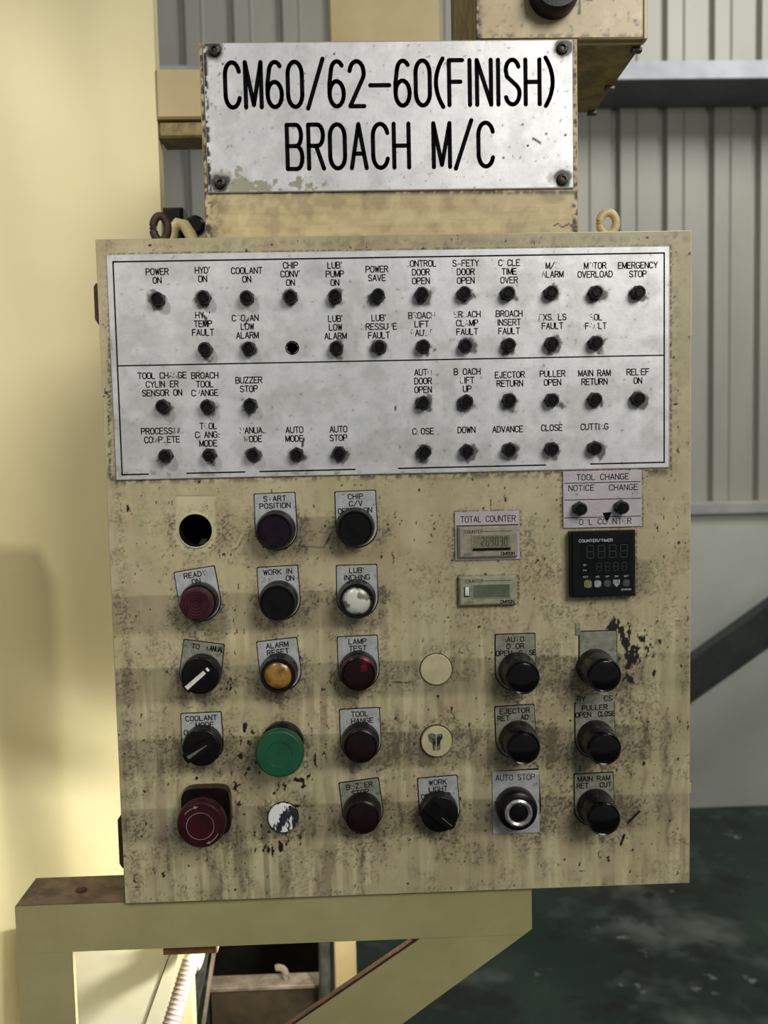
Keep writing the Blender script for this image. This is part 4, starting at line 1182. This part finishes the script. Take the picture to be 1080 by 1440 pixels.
# ribbed hose
h0, h1 = at(268, 1352, .20), at(238, 1450, .16)
pts = []; rr = []
dv = (h1 - h0); L = dv.length * 3.5; dn = dv.normalized(); n = 150
for k in range(n): pts.append(h0 + dn * (L * k / n)); rr.append(.0085 + .0009 * (1 if k % 3 == 0 else 0))
o = empty('hose', tuple(h0)); tag(o, 'pale ribbed hose running down behind the beam', 'hose')
child(MB().tube(pts, .008, 14, rr).build('hose_body', M['hose']), o)
pt = [at(272, 1320, .21), at(276, 1335, .21), at(272, 1350, .205), at(268, 1358, .20)]
child(MB().tube(pt, .0105, 14).build('hose_fitting', M['white_sheet']), o)
for i, (xa, xb, xc, xd, m_, lab) in enumerate(((286, 296, 262, 272, 'strip', 'dark grey slanting steel strip nearest the hose'), (300, 304, 282, 286, 'rim', 'thin pale slanting bar left of the oily tank'))):
    y_ = .30 + .02 * i
    P = [at(xa, 1325, y_), at(xb, 1325, y_), at(xd, 1450, y_), at(xc, 1450, y_)]
    tag(MB().prism([(v.x, v.z) for v in reversed(P)], y_, y_ + .02).build('slanting_bar', M[m_]), lab, 'bar')
yt = .42
tk = empty('coolant_tank', (at(380, 1400, yt).x, yt, 0)); tag(tk, 'oily dark machine tank with a worn pale rim under the bracket', 'tank')
a, b = at(290, 1300, yt + .25), at(452, 1440, yt + .25)
child(MB().box(a.x, b.x, yt + .25, yt + .27, .3, a.z + .05).build('rear_panel', M['tank']), tk)
a, b = at(297, 1394, yt), at(452, 1440, yt)
child(MB().box(a.x, b.x, yt, yt + .02, .3, a.z).build('front_panel', M['tank_panel']), tk)
child(MB().box(a.x - .002, b.x + .004, yt - .004, yt + .024, a.z + .0002, a.z + .006, .001).build('rim', M['rim']), tk)
child(MB().box(b.x - .002, b.x + .0035, yt - .006, yt - .0045, .3, a.z).build('corner_post', M['rim']), tk)
q = at(397, 1390, yt); pts = [(q.x + .004, yt + .01, q.z)] + [(q.x + .004 - .009 * (1 - math.cos(t)), yt + .01, q.z + .014 + .009 * math.sin(t)) for t in (0, .5, 1, 1.6, 2.0)]
child(MB().tube(pts, .0045, 10).build('lifting_lug', M['rim']), tk)
for i, (xa, xb, m_, nm, lab, yy) in enumerate(((448, 466, 'strip', 'steel_pipe', 'dull grey upright pipe beside the cream post under the bracket', .40), (470, 501, 'cream', 'cream_post', 'short cream post seen through the bracket opening', .38))):
    a, b = at(xa, 1350, yy), at(xb, 1350, yy)
    zt = at(480, 1290, yy).z
    if i == 0: ob = MB().lathe([((b.x - a.x) / 2, 0), ((b.x - a.x) / 2, zt)], ((a.x + b.x) / 2, yy, 0), 20, 'z').build(nm, M[m_])
    else: ob = MB().box(a.x, b.x, yy, yy + .03, 0, zt, .002).build(nm, M[m_])
    tag(ob, lab, 'pipe' if i == 0 else 'post')
